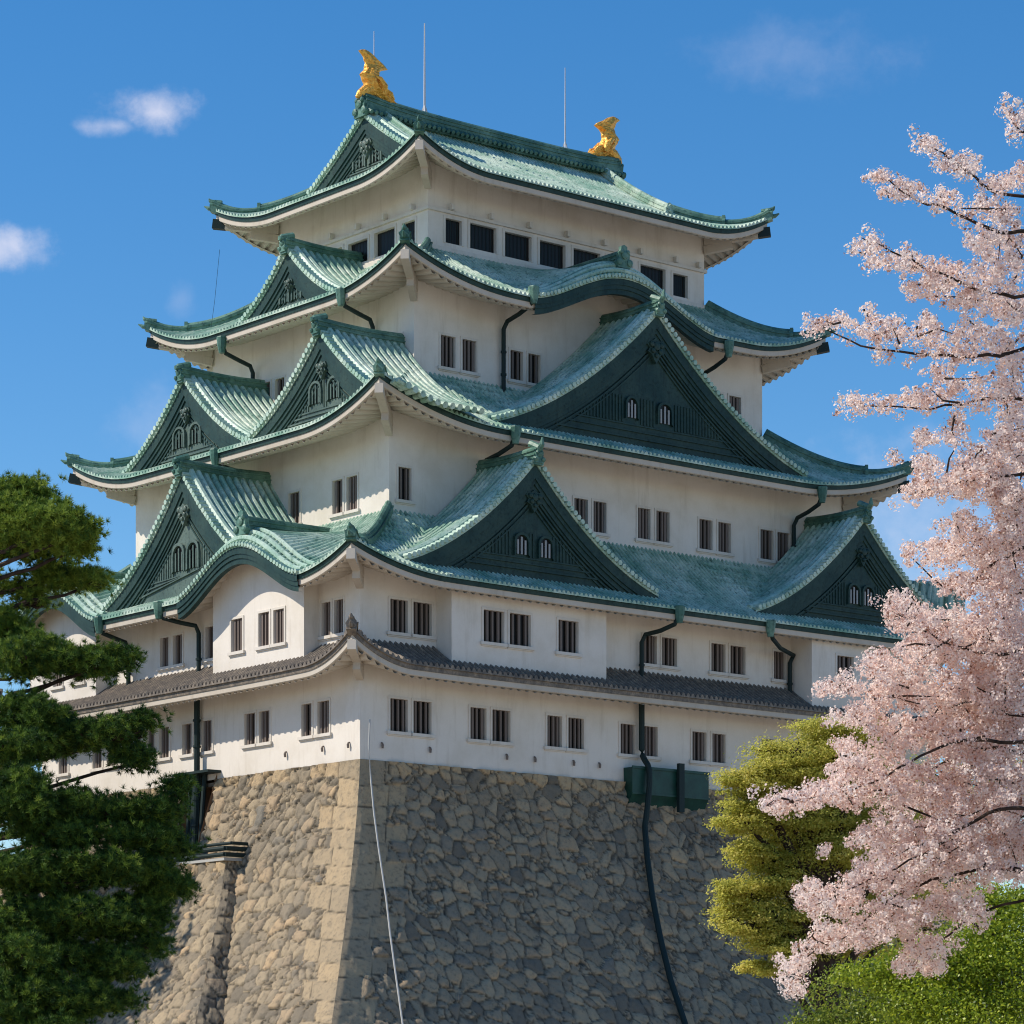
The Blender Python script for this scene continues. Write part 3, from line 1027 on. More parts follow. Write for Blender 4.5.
Gf = lambda cx, y: (lambda w, d, z: (cx + w, y + d, z))
Gl = lambda cy, x: (lambda w, d, z: (x + d, cy - w, z))
gable(Gf(10.85, -1.1), gprof(9.0, 6.35, 30.05), 9.0, 4.6, 31.25, [(-0.75, 0.85, 1.05), (0.95, 0.85, 1.05)], label='lower front gable beside the near corner', rf=ROOF1, side='front')
gable(Gf(36.4, -1.1), gprof(9.0, 6.35, 29.95), 9.0, 4.6, 31.2, [(-0.6, 0.85, 1.1), (0.6, 0.85, 1.1)], label='lower front gable beside the cherry blossom', rf=ROOF1, side='front')
gable(Gf(22.3, 1.7), gprof(12.2, 7.9, 38.95), 12.2, 4.6, 40.6, [(-1.7, 0.8, 1.1), (0.85, 0.95, 1.1)], label='widest gable, in the middle of the front', orn=1.2, rf=ROOF2, side='front')
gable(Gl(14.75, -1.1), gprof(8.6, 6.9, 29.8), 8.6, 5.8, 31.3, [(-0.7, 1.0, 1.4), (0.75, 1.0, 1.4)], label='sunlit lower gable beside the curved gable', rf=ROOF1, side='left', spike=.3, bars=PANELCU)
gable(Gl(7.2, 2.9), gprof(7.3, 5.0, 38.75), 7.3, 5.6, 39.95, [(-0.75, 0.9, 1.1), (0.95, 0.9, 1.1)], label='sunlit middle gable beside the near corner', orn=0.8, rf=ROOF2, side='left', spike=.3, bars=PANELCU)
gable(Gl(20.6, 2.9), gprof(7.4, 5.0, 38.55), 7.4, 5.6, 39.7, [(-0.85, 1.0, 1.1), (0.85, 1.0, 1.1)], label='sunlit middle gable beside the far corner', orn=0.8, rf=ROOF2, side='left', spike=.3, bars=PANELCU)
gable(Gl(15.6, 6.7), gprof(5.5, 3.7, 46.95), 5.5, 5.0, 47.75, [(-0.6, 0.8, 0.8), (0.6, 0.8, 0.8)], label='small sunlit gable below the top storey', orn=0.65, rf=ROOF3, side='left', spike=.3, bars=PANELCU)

# ------------------------------------------------------------------ top roof (hip and gable)
OT = 2.9
TO = (S5[0] - OT, S5[1] + OT, S5[2] - OT, S5[3] + OT)
YC = (S5[2] + S5[3]) / 2
ZR, ZE = 59.75, 54.3
XG0, XG1 = 12.9, 31.7           # gable planes
RUNY = YC - TO[2]
TB = 0.52                        # where the end skirts meet the main slopes
ybreak = RUNY * TB
inner_top = (XG0, XG1, YC - ybreak, YC + ybreak)


class TopRoof(Skirt):
    def z(s, side, c, t):
        # t: 0 at ridge for front/back, 0 at the gable plane for left/right
        if side in ('front', 'back'):
            g_ = t
            dist = min((c - s.o[0]) / (XG0 - s.o[0]), (s.o[1] - c) / (s.o[1] - XG1))
        else:
            g_ = lerp(TB, 1.0, t)
            dist = min((c - s.o[2]) / (s.i[2] - s.o[2]), (s.o[3] - c) / (s.o[3] - s.i[3]))
        tt = max(0.0, (g_ - TB) / (1 - TB))
        L = 1.5 * max(0.0, 1 - dist / 1.25) ** 2.0 * tt ** 1.5
        k = 0.42
        return ZR - (ZR - ZE) * (g_ * (1 + k) - k * g_ * g_) + L

    def pos(s, side, c, t):
        if side == 'front': return (c, lerp(YC, s.o[2], t))
        if side == 'back': return (c, lerp(YC, s.o[3], t))
        return Skirt.pos(s, side, c, t)

    def run(s, side):
        if side in ('front', 'back'): return RUNY
        return Skirt.run(s, side)

    def t0(s, side, c):
        if side in ('front', 'back'):
            if c < XG0: return lerp(TB, 1, (XG0 - c) / (XG0 - s.o[0]))
            if c > XG1: return lerp(TB, 1, (c - XG1) / (s.o[1] - XG1))
            return 0.0
        return Skirt.t0(s, side, c)


TR = TopRoof(inner_top, TO, ZR, ZE, 1.5)
top = MB()
for side in ('front', 'back'):
    segs = ((TO[0] + .01, XG0 - 1e-3), (XG0 - 0.55, XG1 + 0.55), (XG1 + 1e-3, TO[1] - .01))
    for si, (a, b) in enumerate(segs):
        cols = []; edges = []
        for c, h in rib_samples(a, b):
            t0 = 0.0 if si == 1 else TR.t0(side, c)
            over = si == 1 and (c < XG0 or c > XG1)
            t1 = TB + 0.02 if over else 1.0
            col = []
            for j in range(15):
                t = lerp(t0, t1, j / 14)
                x, y = TR.pos(side, c, t)
                col.append((x, y, TR.z(side, min(max(c, TO[0]), TO[1]), t) + h))
            x, y = TR.pos(side, c, t1)
            z = TR.z(side, c, t1)
            col.append((x, y, z - 0.07 if not over else z))
            cols.append(col)
            edge = [col[-1]]
            for dd, dz in ((0.10, 0.09), (0.12, 0.31), (0.3, 0.33)):
                x, y = TR.pos(side, min(max(c, TO[0] + dd), TO[1] - dd), t1 - dd / RUNY)
                edge.append((x, y, z - (dz if not over else 0.02)))
            edges.append(edge)
        top.grid(cols)
        top.grid(edges, 1)
for side in ('left', 'right'):
    cols = []; edges = []
    for c, h in rib_samples(TO[2] + .01, TO[3] - .01):
        t0 = TR.t0(side, c)
        col = []
        for j in range(9):
            t = lerp(t0, 1.0, j / 8)
            x, y = TR.pos(side, c, t)
            col.append((x, y, TR.z(side, c, t) + h))
        x, y = TR.pos(side, c, 1.0)
        col.append((x, y, TR.z(side, c, 1.0) - 0.07))
        cols.append(col)
        edge = [col[-1]]
        for dd, dz in ((0.10, 0.09), (0.12, 0.31), (0.3, 0.33)):
            x, y = TR.pos(side, min(max(c, TO[2] + dd), TO[3] - dd), 1 - dd / TR.run(side))
            edge.append((x, y, TR.z(side, c, 1.0) - dz))
        edges.append(edge)
    top.grid(cols)
    top.grid(edges, 1)
troof = top.build('tiled_roof', [COPPER, DARKCU], keep)
# eaves: reuse the skirt eave with an equivalent plain skirt that has the same eave line


class TopEave(Skirt):
    def z(s, side, c, t):
        i0, i1, o0, o1 = s.ax(side)
        return TR.z(side, c, 1.0) + (1 - t) * 2.2


TE = TopEave(S5, TO, 0, 0, 0)
TE.eave(troof, S5)


class TopHip(Skirt):
    def pos(s, side, c, t):
        return (c, lerp(inner_top[2], TO[2], t)) if side == 'front' else (c, lerp(inner_top[3], TO[3], t))

    def z(s, side, c, t):
        return TR.z(side, c, lerp(TB, 1, t))


THp = TopHip(inner_top, TO, 0, ZE, 0)
THp.hips(troof, S5, COPPER_R, split=0.55)
# descending ridges on the main slopes beside the gables
for xg in (XG0 + 0.75, XG1 - 0.75):
    for side in ('front', 'back'):
        dr = MB()
        pts = []
        for k in range(13):
            t = lerp(0.03, TB + 0.1, k / 12)
            x, y = TR.pos(side, xg, t)
            pts.append((x, y, TR.z(side, xg, t) + 0.1))
        dr.sweep(pts, [(a * 0.62, b * 0.7) for a, b in RIDGE_PROF])
        d = Vector(pts[-1]) - Vector(pts[-2]); d.z = 0; d.normalize()
        oni(dr, Vector(pts[-1]), d, 0.6)
        dr.build('descending_ridge', COPPER, troof)
rg = MB()
pts = []
for k in range(21):
    x = lerp(XG0 - 0.65, XG1 + 0.65, k / 20)
    pts.append((x, YC, ZR + 0.15 + 0.28 * (2 * k / 20 - 1) ** 4))
RP2 = [(-0.62, -0.5), (0.62, -0.5), (0.62, 0.02), (0.5, 0.05), (0.5, 0.28), (0.56, 0.28), (0.56, 0.36), (0.44, 0.36), (0.44, 0.58), (0.5, 0.58), (0.5, 0.66), (0.36, 0.66), (0.36, 0.82), (0.2, 0.98), (0, 1.02), (-0.2, 0.98), (-0.36, 0.82), (-0.36, 0.66), (-0.5, 0.66), (-0.5, 0.58), (-0.44, 0.58), (-0.44, 0.36), (-0.56, 0.36), (-0.56, 0.28), (-0.5, 0.28), (-0.5, 0.05), (-0.62, 0.02)]
rg.sweep(pts, [(a * 0.9, b * 0.8 + 0.12) for a, b in RP2])
x = XG0 - 0.5
while x < XG1 + 0.5:
    for sg in (-1, 1):
        rg.tube([(x, YC + sg * 0.4, ZR + 0.26), (x, YC + sg * 0.82, ZR + 0.0)], 0.13, 6)
    x += 0.36
for xe, dx in ((XG0 - 0.65, -1), (XG1 + 0.65, 1)):
    oni(rg, Vector((xe, YC, ZR + 0.3)), Vector((dx, 0, 0)), 0.85)
rg.build('ridge', COPPER_R, troof)
tp = lambda w: TR.z('front', 22, min(abs(w) / RUNY, 1))
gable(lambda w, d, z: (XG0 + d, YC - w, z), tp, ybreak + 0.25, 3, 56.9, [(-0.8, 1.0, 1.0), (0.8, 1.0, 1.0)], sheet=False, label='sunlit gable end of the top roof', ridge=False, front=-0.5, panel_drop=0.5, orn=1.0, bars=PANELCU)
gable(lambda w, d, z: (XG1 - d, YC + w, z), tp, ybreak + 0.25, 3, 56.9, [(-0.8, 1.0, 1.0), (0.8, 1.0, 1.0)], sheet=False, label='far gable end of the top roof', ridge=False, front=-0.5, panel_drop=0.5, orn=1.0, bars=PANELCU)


# ------------------------------------------------------------------ golden fish on the ridge ends
def goldfish(xc, sgn, label):
    """head down on the ridge, tail in the air; sgn = +1: belly bulges to -x"""
    mb = MB()
    z0 = ZR + 1.28
    P = lambda a, b, y=0.0: (xc + sgn * a * 1.05, YC + y * 0.9, z0 + b * 1.04)
    sl = [(-.34, .75, 1.55, .22), (-.2, .35, 1.72, .42), (0, .05, 1.38, .52), (.3, -.32, .95, .62), (.62, -.5, .6, .62), (.9, -.68, .44, .56), (1.08, -.84, .41, .5), (1.25, -.66, .42, .46),
          (1.42, -.55, .48, .42), (1.56, -.53, .66, .34), (1.68, -.54, 1.08, .26), (1.82, -.56, .92, .27), (2.0, -.60, .56, .28), (2.2, -.76, .22, .24), (2.36, -.96, -.05, .17), (2.45, -.80, -.25, .10), (2.5, -.6, -.4, .03)]
    fine = []
    for k in range(len(sl) - 1):
        for m_ in range(3):
            fine.append(tuple(lerp(p, q, m_ / 3) for p, q in zip(sl[k], sl[k + 1])))
    fine.append(sl[-1])
    n = 30
    rings = []
    for ri, (b, aL, aR, th) in enumerate(fine):
        ring = []
        for k in range(n):
            an = 2 * math.pi * k / n
            flute = 1 + 0.13 * math.cos(an * 7 + 0.9 * math.sin(b * 4.0)) - 0.05 * (ri % 3 == 1)
            ring.append(P((aL + aR) / 2 + math.cos(an) * (aR - aL) / 2 * (1 + 0.04 * math.sin(b * 17)), b, math.sin(an) * th * flute))
        rings.append(ring)
    mb.grid([r + [r[0]] for r in rings])
    mb.add(rings[0], [tuple(range(n))[::-1]]); mb.add(rings[-1], [tuple(range(n))])
    # pectoral fins, brow and the lower lobe over the ridge end
    mb.tube([P(.1, .35), P(-.45, .18), P(-.85, -.12), P(-1.12, -.32)], [0.42, 0.36, 0.28, 0.08], 9)
    for y in (-0.6, 0.6):
        mb.tube([P(.55, .1, y * .8), P(.45, .5, y * 1.1), P(.15, .85, y * 1.15), P(-.2, 1.0, y * .9)], [0.2, 0.2, 0.13, 0.03], 7)
        mb.tube([P(1.3, -.05, y * .5), P(1.0, .22, y * .7), P(.7, .4, y * .75)], [0.1, 0.17, 0.07], 7)
    ob = mb.build('golden_fish', GOLD, keep)
    ob['label'] = label


goldfish(XG0 + 0.15, 1, 'golden fish on the left end of the ridge')
goldfish(XG1 - 0.15, -1, 'golden fish on the right end of the ridge')
for (x, zt, r) in ((17.2, 66.3, 0.075), (28.3, 66.0, 0.05), (13.4, 65.0, 0.04)):
    lr = MB()
    lr.tube([(x, YC + .3, ZR + 0.8), (x, YC + .3, ZR + 3), (x, YC + .3, zt)], [r, r * 0.85, r * 0.5], 7)
    for k in range(3):
        a = 2.1 * k
        lr.tube([(x, YC + .3, ZR + 1.7), (x + 0.35 * math.cos(a), YC + .3 + 0.3 * math.sin(a), ZR + 0.85)], r * 0.6, 5)
    lr.build('lightning_rod', STEEL, keep)

# ------------------------------------------------------------------ rainwater pipes
def downpipe(pts, r=0.15, hopper=None):
    mb = MB()
    mb.tube(pts, r, 9)
    for p, q in zip(pts[:-1], pts[1:]):
        if abs(p[2] - q[2]) > 2 and abs(p[0] - q[0]) + abs(p[1] - q[1]) < 0.5:
            n = int(abs(p[2] - q[2]) // 1.6)
            for k in range(1, n + 1):
                v = Vector(p).lerp(Vector(q), k / (n + 1))
                mb.tube([tuple(v + Vector((0, 0, .06))), tuple(v - Vector((0, 0, .06)))], r * 1.35, 9)
    o = mb.build('downpipe', PIPE, keep, smooth=False)
    if hopper is not None:
        hb = MB()
        h = Vector(hopper)
        hb.tube([tuple(h + Vector((0, 0, .45))), tuple(h + Vector((0, 0, .40))), tuple(h + Vector((0, 0, -.05))), tuple(h + Vector((0, 0, -.5)))], [0.30, 0.32, 0.27, 0.17], 8)
        hb.build('rain_hopper', COPPER_R, o)
    return o


def front_pipe(xe, ye, ze, xw, yw, zb):
    zj = ze - 1.15
    downpipe([(xe, ye, ze), (xe - (xe - xw) * .12, ye + (yw - ye) * .12, ze - 0.55), (lerp(xe, xw, .5), lerp(ye, yw, .5), lerp(ze - .5, zj, .55)), (xw + 0.15, yw - 0.15, zj + .15), (xw, yw, zj - 0.3), (xw, yw, zb)], 0.13, (xe, ye, ze))


front_pipe(14.52, 3.15, 46.9, 14.5, 5.8, 41.6)
front_pipe(29.6, 3.15, 46.2, 29.75, 5.8, 42.2)
front_pipe(10.95, 0.45, 38.1, 10.78, 3.1, 34.0)
front_pipe(34.7, 0.45, 37.8, 34.95, 3.1, 33.8)
front_pipe(20.5, -2.4, 28.9, 19.55, -0.3, 24.9)
front_pipe(27.6, -2.4, 28.8, 31.25, -0.3, 24.9)


def left_pipe(xe, ye, ze, xw, yw, zb):
    zj = ze - 0.9
    downpipe([(xe, ye, ze), (lerp(xe, xw, .12), lerp(ye, yw, .12), ze - 0.45), (lerp(xe, xw, .55), lerp(ye, yw, .55), lerp(ze - .3, zj, .6)), (xw - 0.2, yw, zj + .1), (xw, yw, zj - 0.3), (xw, yw, zb)], 0.13, (xe, ye, ze))


left_pipe(5.45, 9.05, 46.45, 8.0, 9.5, 44.0)
left_pipe(5.45, 20.8, 46.0, 8.0, 21.3, 42.0)
left_pipe(1.65, 15.9, 38.1, 4.2, 15.4, 34.0)
left_pipe(-2.4, 15.5, 29.0, -0.3, 14.65, 24.9)
left_pipe(-2.4, 21.7, 28.9, -0.3, 21.9, 24.9)
downpipe([(-0.35, 14.75, 24.4), (-0.35, 14.75, 20.0), (-0.5, 14.8, 15.6)], 0.17)

# ------------------------------------------------------------------ the stone base
def batter(d):
    d = max(d, 0)
    return 7.0 * (d / 14.2) ** 1.36


def voronoi(S, Dp, size, seed, squash=1.0):
    """S, Dp: arrays of metres along and down the face -> (edge distance, cell random)"""
    rng = np.random.default_rng(seed)
    gx = np.floor(S / size).astype(int); gy = np.floor(Dp / (size * squash)).astype(int)
    x0, y0 = gx.min() - 2, gy.min() - 2
    nx, ny = gx.max() - x0 + 4, gy.max() - y0 + 4
    jx = rng.uniform(0.08, 0.92, (nx, ny)); jy = rng.uniform(0.08, 0.92, (nx, ny)); cr = rng.uniform(0, 1, (nx, ny))
    wgt = rng.uniform(-0.16, 0.16, (nx, ny))
    best = np.full(S.shape, 1e9); sec = np.full(S.shape, 1e9); rid = np.zeros(S.shape)
    bx = np.zeros(S.shape); by = np.zeros(S.shape); sx_ = np.zeros(S.shape); sy_ = np.zeros(S.shape)
    for i in range(-2, 3):
        for j in range(-2, 3):
            a = gx + i; b = gy + j
            px = (a + jx[a - x0, b - y0]); py = (b + jy[a - x0, b - y0])
            dd = np.hypot(S / size - px, Dp / (size * squash) - py) + wgt[a - x0, b - y0]
            r = cr[a - x0, b - y0]
            up = dd < best
            sec = np.where(up, best, np.minimum(sec, dd))
            rid = np.where(up, r, rid)
            best = np.where(up, dd, best)
    return (sec - best) * size * 0.5, rid


def fbm(S, Dp, seed, f0=0.5, octs=4):
    rng = np.random.default_rng(seed)
    out = np.zeros(S.shape)
    amp = 1.0
    for k in range(octs):
        for m in range(5):
            th = rng.uniform(0, 2 * math.pi); ph = rng.uniform(0, 6.28)
            f = f0 * 2 ** k * rng.uniform(0.7, 1.3) * 6.28
            out += amp * np.sin((S * math.cos(th) + Dp * math.sin(th)) * f + ph) / 5
        amp *= 0.55
    return out


def stone_face(name, P, c0, c1, zt, zb, bat, step, parent, seed, holes=(), corner0=True, corner1=True, size=0.84, rough=True, blocks=True):
    """P(c, o, z): o = metres outwards. c runs over the top edge; the face widens with the batter"""
    H = zt - zb
    nd = int(H / step)
    ns = int((c1 - c0 + 2 * bat(H) * 0.6) / step)
    dv = np.linspace(0, H, nd + 1)
    bt = np.array([bat(x) for x in dv])
    u = np.linspace(0, 1, ns + 1)
    DD, U = np.meshgrid(dv, u, indexing='ij')
    B = bt[:, None] + 0 * U
    CL = c0 - (B if corner0 else 0); CR = c1 + (B if corner1 else 0)
    C = CL + (CR - CL) * U
    # warped metres for the joints
    Sw = C + 0.22 * fbm(C, DD, seed + 5, 0.4, 4)
    Dw = DD + 0.22 * fbm(C, DD, seed + 6, 0.35, 3)
    e1, r1 = voronoi(Sw, Dw, size, seed, 0.82)
    # some small filling stones
    e2, r2 = voronoi(Sw + 31, Dw + 17, size * 0.55, seed + 1, 0.85)
    pick = (r1 > 0.84)
    edge = np.where(pick, np.minimum(e1, e2), e1)
    rnd = np.where(pick, r2, (r1 * 7.77) % 1)
    warm = np.zeros(C.shape)
    crn = np.zeros(C.shape, bool)
    for on, dist in ((corner0, C - CL), (corner1, CR - C)):
        if not on or not blocks:
            continue
        rowh = 1.2
        dw = DD + 0.10 * dist + 0.28 * np.sin(DD * 0.9 + seed) + 0.05 * fbm(C, DD, seed + 7, 0.5, 3)
        row = np.floor(dw / rowh)
        fr = dw / rowh - row
        Lr = np.where(((row + seed) % 2) == 0, 2.9, 1.6) + 0.55 * np.sin(row * 12.9) + 0.10 * fbm(C, DD, seed + 8, 0.6, 3)
        inside = dist < Lr
        half_ = np.where(Lr > 2.6, 1.75 + 0.3 * np.sin(row * 7.1), 99)
        ed = np.minimum(np.minimum(fr, 1 - fr) * rowh, np.abs(Lr - dist))
        ed = np.minimum(ed, np.abs(dist - half_))
        edge = np.where(inside, ed, np.minimum(edge, np.abs(dist - Lr) + 0.02))
        crn = crn | inside
        rr = (np.sin(row * 78.2 + np.where(dist > half_, 3.1, 0)) * 43.7) % 1
        rnd = np.where(inside, 0.3 + 0.4 * rr, rnd)
        warm = np.where(inside, 0.08 + 0.5 * rr, warm)
    topcourse = DD < 0.75
    warm = np.maximum(warm, np.where(topcourse & (rnd > 0.35), 0.55, 0.0))
    e = np.clip(edge / 0.22, 0, 1)
    bulge = 0.20 * np.sqrt(np.clip(1 - (1 - e) ** 2, 0, 1))
    tilt = 0.14 * (rnd - 0.5)
    disp = bulge + tilt + 0.045 * fbm(C, DD, seed + 3, 0.9, 4) + 0.012 * RNG.standard_normal(C.shape)
    ec = np.clip(edge / 0.10, 0, 1)
    disp = np.where(crn, 0.08 * np.sqrt(np.clip(1 - (1 - ec) ** 2, 0, 1)) + 0.05 * tilt + 0.035 * fbm(C, DD, seed + 3, 0.9, 4), disp)
    nearedge = np.ones(C.shape)
    if corner0: nearedge = np.minimum(nearedge, (C - CL) / 0.3)
    if corner1: nearedge = np.minimum(nearedge, (CR - C) / 0.3)
    disp = disp * np.clip(nearedge, 0, 1)
    Z = zt - DD
    V = np.stack(P(C, B + disp, Z + 0 * C), axis=-1).reshape(-1, 3)
    idx = np.arange((nd + 1) * (ns + 1)).reshape(nd + 1, ns + 1)
    F = np.stack([idx[:-1, :-1], idx[1:, :-1], idx[1:, 1:], idx[:-1, 1:]], axis=-1).reshape(-1, 4)
    if holes:
        cc = (C[:-1, :-1] + C[1:, 1:]).ravel() / 2; zz = (Z + 0 * C)[:-1, :-1].ravel()
        keepf = np.ones(len(F), bool)
        for a, b, p, q in holes:
            keepf &= ~((cc > a) & (cc < b) & (zz > p) & (zz < q))
        F = F[keepf]
    me = bpy.data.meshes.new(name)
    me.vertices.add(len(V)); me.vertices.foreach_set('co', V.astype(np.float32).ravel())
    me.loops.add(len(F) * 4); me.loops.foreach_set('vertex_index', F.astype(np.int32).ravel())
    me.polygons.add(len(F))
    me.polygons.foreach_set('loop_start', np.arange(0, len(F) * 4, 4, dtype=np.int32))
    me.polygons.foreach_set('loop_total', np.full(len(F), 4, dtype=np.int32))
    me.polygons.foreach_set('use_smooth', np.ones(len(F), bool))
    me.materials.append(STONE)
    joint = np.clip(1.1 - edge / 0.045, 0, 1)
    for k, a in (('rnd', rnd), ('joint', joint), ('warm', warm)):
        at = me.attributes.new(k, 'FLOAT', 'POINT')
        at.data.foreach_set('value', a.astype(np.float32).ravel())
    me.update(calc_edges=True)
    ob = bpy.data.objects.new(name, me)
    COL.objects.link(ob)
    ob.parent = parent
    return ob


base = empty('stone_rampart', (OX, D, 0), TH)
tag(base, 'tall battered rampart of fitted grey and tan stones under the keep', 'stone wall')
stone_face('wall_face', lambda c, o, z: (c, -o, z), 0, LX, ZB, 0, batter, 0.095, base, 3)
NOTCH = (13.35, 16.1, 15.35, ZB + 1)
stone_face('wall_face', lambda c, o, z: (-o, c, z), 0, LY, ZB, 0, batter, 0.095, base, 8, holes=[NOTCH])
stone_face('wall_face', lambda c, o, z: (c, LY + o, z), 0, LX, ZB, 0, batter, 0.3, base, 5)
stone_face('wall_face', lambda c, o, z: (LX + o, c, z), 0, LY, ZB, 0, batter, 0.3, base, 6)
cap = MB()
cap.box(0.05, LX - .05, 0.05, LY - .05, ZB - 0.35, ZB - 0.15)
cap.build('wall_top', STONE, base)
# recess in the left face, with pipes
rc = MB()
a, b, p, q = NOTCH[0], NOTCH[1], NOTCH[2], ZB + 0.35
dx = 0.9
rc.add([(dx, a - .1, p), (dx, b + .1, p), (dx, b + .1, q), (dx, a - .1, q), (-1.5, a - .1, p), (-1.5, b + .1, p), (-0.02, b + .1, q), (-0.02, a - .1, q)],
       [(0, 1, 2, 3), (0, 3, 7, 4), (1, 5, 6, 2), (0, 4, 5, 1)])
rc.build('recess', RUST, base)
rp = MB()
for c, r in ((14.25, 0.14), (14.7, 0.10), (15.15, 0.16), (15.6, 0.12)):
    rp.tube([(-0.15, c, 20.0), (-0.5, c, p + 0.05)], r, 8)
rp.box(-0.9, 0.2, a - 0.5, b + 0.35, q - 0.02, q + 0.12)
rp.build('drain_pipes', PIPE, keep)

# lower bastion that joins on the left
bast = empty('stone_bastion', (OX, D, 0), TH)
tag(bast, 'lower stone bastion with a shaded side joining the sunlit rampart behind the pine', 'stone wall')
ZT2 = 14.7
bat2 = lambda d: 6.2 * (max(d, 0) / 9.5) ** 1.25
stone_face('wall_face', lambda c, o, z: (-2.7 - o, c, z), 8.5, 46, ZT2, 0, bat2, 0.11, bast, 12, corner1=False, blocks=False)
stone_face('wall_face', lambda c, o, z: (c, 8.5 - o, z), -2.7, 6, ZT2, 0, bat2, 0.11, bast, 14, corner1=False, blocks=False)
bt = MB()
bt.box(-2.65, 6, 8.55, 46, ZT2 - 0.4, ZT2 - 0.12)
bt.build('wall_top', STONE, bast)
lg = MB()
for z, x, r in ((ZT2 + 0.55, -2.9, 0.13), (ZT2 + 0.22, -2.95, 0.12), (ZT2 + 0.85, -2.5, 0.09)):
    lg.tube([(x, 8.2, z), (x, 18, z)], r, 8)
    lg.tube([(x, 8.2, z), (x + 1.6, 8.2, z)], r, 8)
lg.box(-2.95, -1.2, 8.25, 18, ZT2 - 0.10, ZT2 + 0.05, 1)
lo = lg.build('pipe_run', [PIPE, CABLE])
lo.location = (OX, D, 0); lo.rotation_euler = (0, 0, TH)
tag(lo, 'dark horizontal pipes running along the top of the lower stone bastion', 'pipes')

# ------------------------------------------------------------------ small fittings
gb = empty('green_hoarding', (0, 0, 0), 0, keep)
x0, x1 = 18.45, 24.3
b1 = MB()
b1.add([(x0, -0.75, 20.35), (x1, -0.75, 20.35), (x1, -0.75, 18.9), (x0, -0.75, 18.9), (x0, 0, 20.35), (x1, 0, 20.35), (x1, -0.1, 18.2), (x0, -0.1, 18.2), (x1, -0.35, 18.2), (x0, -0.35, 18.2)],
       [(0, 3, 2, 1), (0, 1, 5, 4), (3, 9, 8, 2), (9, 7, 6, 8), (0, 4, 7, 9, 3), (1, 2, 8, 6, 5)])
b1.box(x0 - 0.05, x1 + 0.05, -0.82, -0.76, 20.28, 20.42)
b1.box(x0 - 0.05, x1 + 0.05, -0.82, -0.76, 18.84, 18.95)
b1.build('sheet_box', GREENBOX, gb)
b2 = MB()
b2.box(21.75, 22.15, -1.05, -0.83, 18.0, 20.75)
b2.build('post', PIPE, gb)
for c in (1.4, 4.6, 9.9, 11.9, 14.7, 16.6):
    hk = MB()
    hk.tube([(c, -0.01, 20.5), (c, -0.09, 20.47), (c, -0.12, 20.38), (c, -0.11, 20.2)], [0.04, 0.05, 0.07, 0.06], 7)
    hk.build('wall_hook', BARS, keep)
for c in (0.9, 3.2, 6.6):
    hk = MB()
    hk.tube([(-0.01, c, 20.5), (-0.09, c, 20.47), (-0.12, c, 20.38), (-0.11, c, 20.2)], [0.04, 0.05, 0.07, 0.06], 7)
    hk.build('wall_hook', BARS, keep)
# pipe that follows the stones down from the hoarding
sp = MB()
pts = [(19.5, -0.35, 24.3), (19.5, -0.35, 21.4), (19.5, -0.42, 21.1), (19.5, -0.62, 20.8), (19.5, -0.88, 20.5), (19.5, -1.0, 20.2), (19.48, -1.04, 19.8), (19.4, -1.06, 18.8)]
for z, x in ((17.0, 19.0), (15.1, 18.5), (12.8, 17.9), (10.5, 17.35), (8.2, 16.85), (5.8, 16.5), (3, 16.2), (0.2, 16.0)):
    pts.append((x, -batter(ZB - z) - 0.5, z))
sp.tube(pts, 0.17, 9)
sp.build('downpipe', PIPE, keep)
cb_ = MB()
pts = []
for z, x in ((21.6, 0.3), (20.2, 0.22), (18.4, 0.2), (16.6, -0.05), (14.7, -0.35), (12.0, -0.88), (10.2, -1.4), (8.3, -1.95), (5.5, -2.85), (1.0, -4.2)):
    pts.append((x, -batter(ZB - z) - 0.36 - 0.1, z))
cb_.tube(pts, 0.05, 6)
co = cb_.build('cable', CABLE)
co.location = (OX, D, 0); co.rotation_euler = (0, 0, TH)
tag(co, 'thin pale cable hanging down the rampart beside its near corner', 'cable')
gw = MB()
gw.tube([(8.9, 26.1, 53.3), (8.2, 25.6, 50.0), (7.4, 24.8, 48.1)], 0.012, 5)
gw.build('guy_wire', PIPE, keep)


# ------------------------------------------------------------------ vegetation
def pix(px, py, depth):
    return np.array([(px - 512) / 3095 * depth, depth, 1.7 + (1100 - py) / 3095 * depth])


def rand_unit(n):
    v = RNG.standard_normal((n, 3))
    return v / np.linalg.norm(v, axis=1, keepdims=True)


def ngons(cent, nrm, size, nper, aspect=1.0, cup=0.0, along=None):
    """flat n-gons facing nrm"""
    n = len(cent)
    ref = along if along is not None else rand_unit(n)
    t1 = ref - nrm * np.sum(ref * nrm, axis=1, keepdims=True)
    t1 /= np.linalg.norm(t1, axis=1, keepdims=True) + 1e-9
    t2 = np.cross(nrm, t1)
    ang = np.linspace(0, 2 * math.pi, nper, endpoint=False)
    out = np.zeros((n, nper, 3))
    for k, a in enumerate(ang):
        out[:, k] = cent + (t1 * math.cos(a) + t2 * (math.sin(a) * aspect)) * size[:, None]
        if cup:
            out[:, k] += nrm * (cup * size * (1 if k % 2 else -1))[:, None]
    return out.reshape(-1, 3)


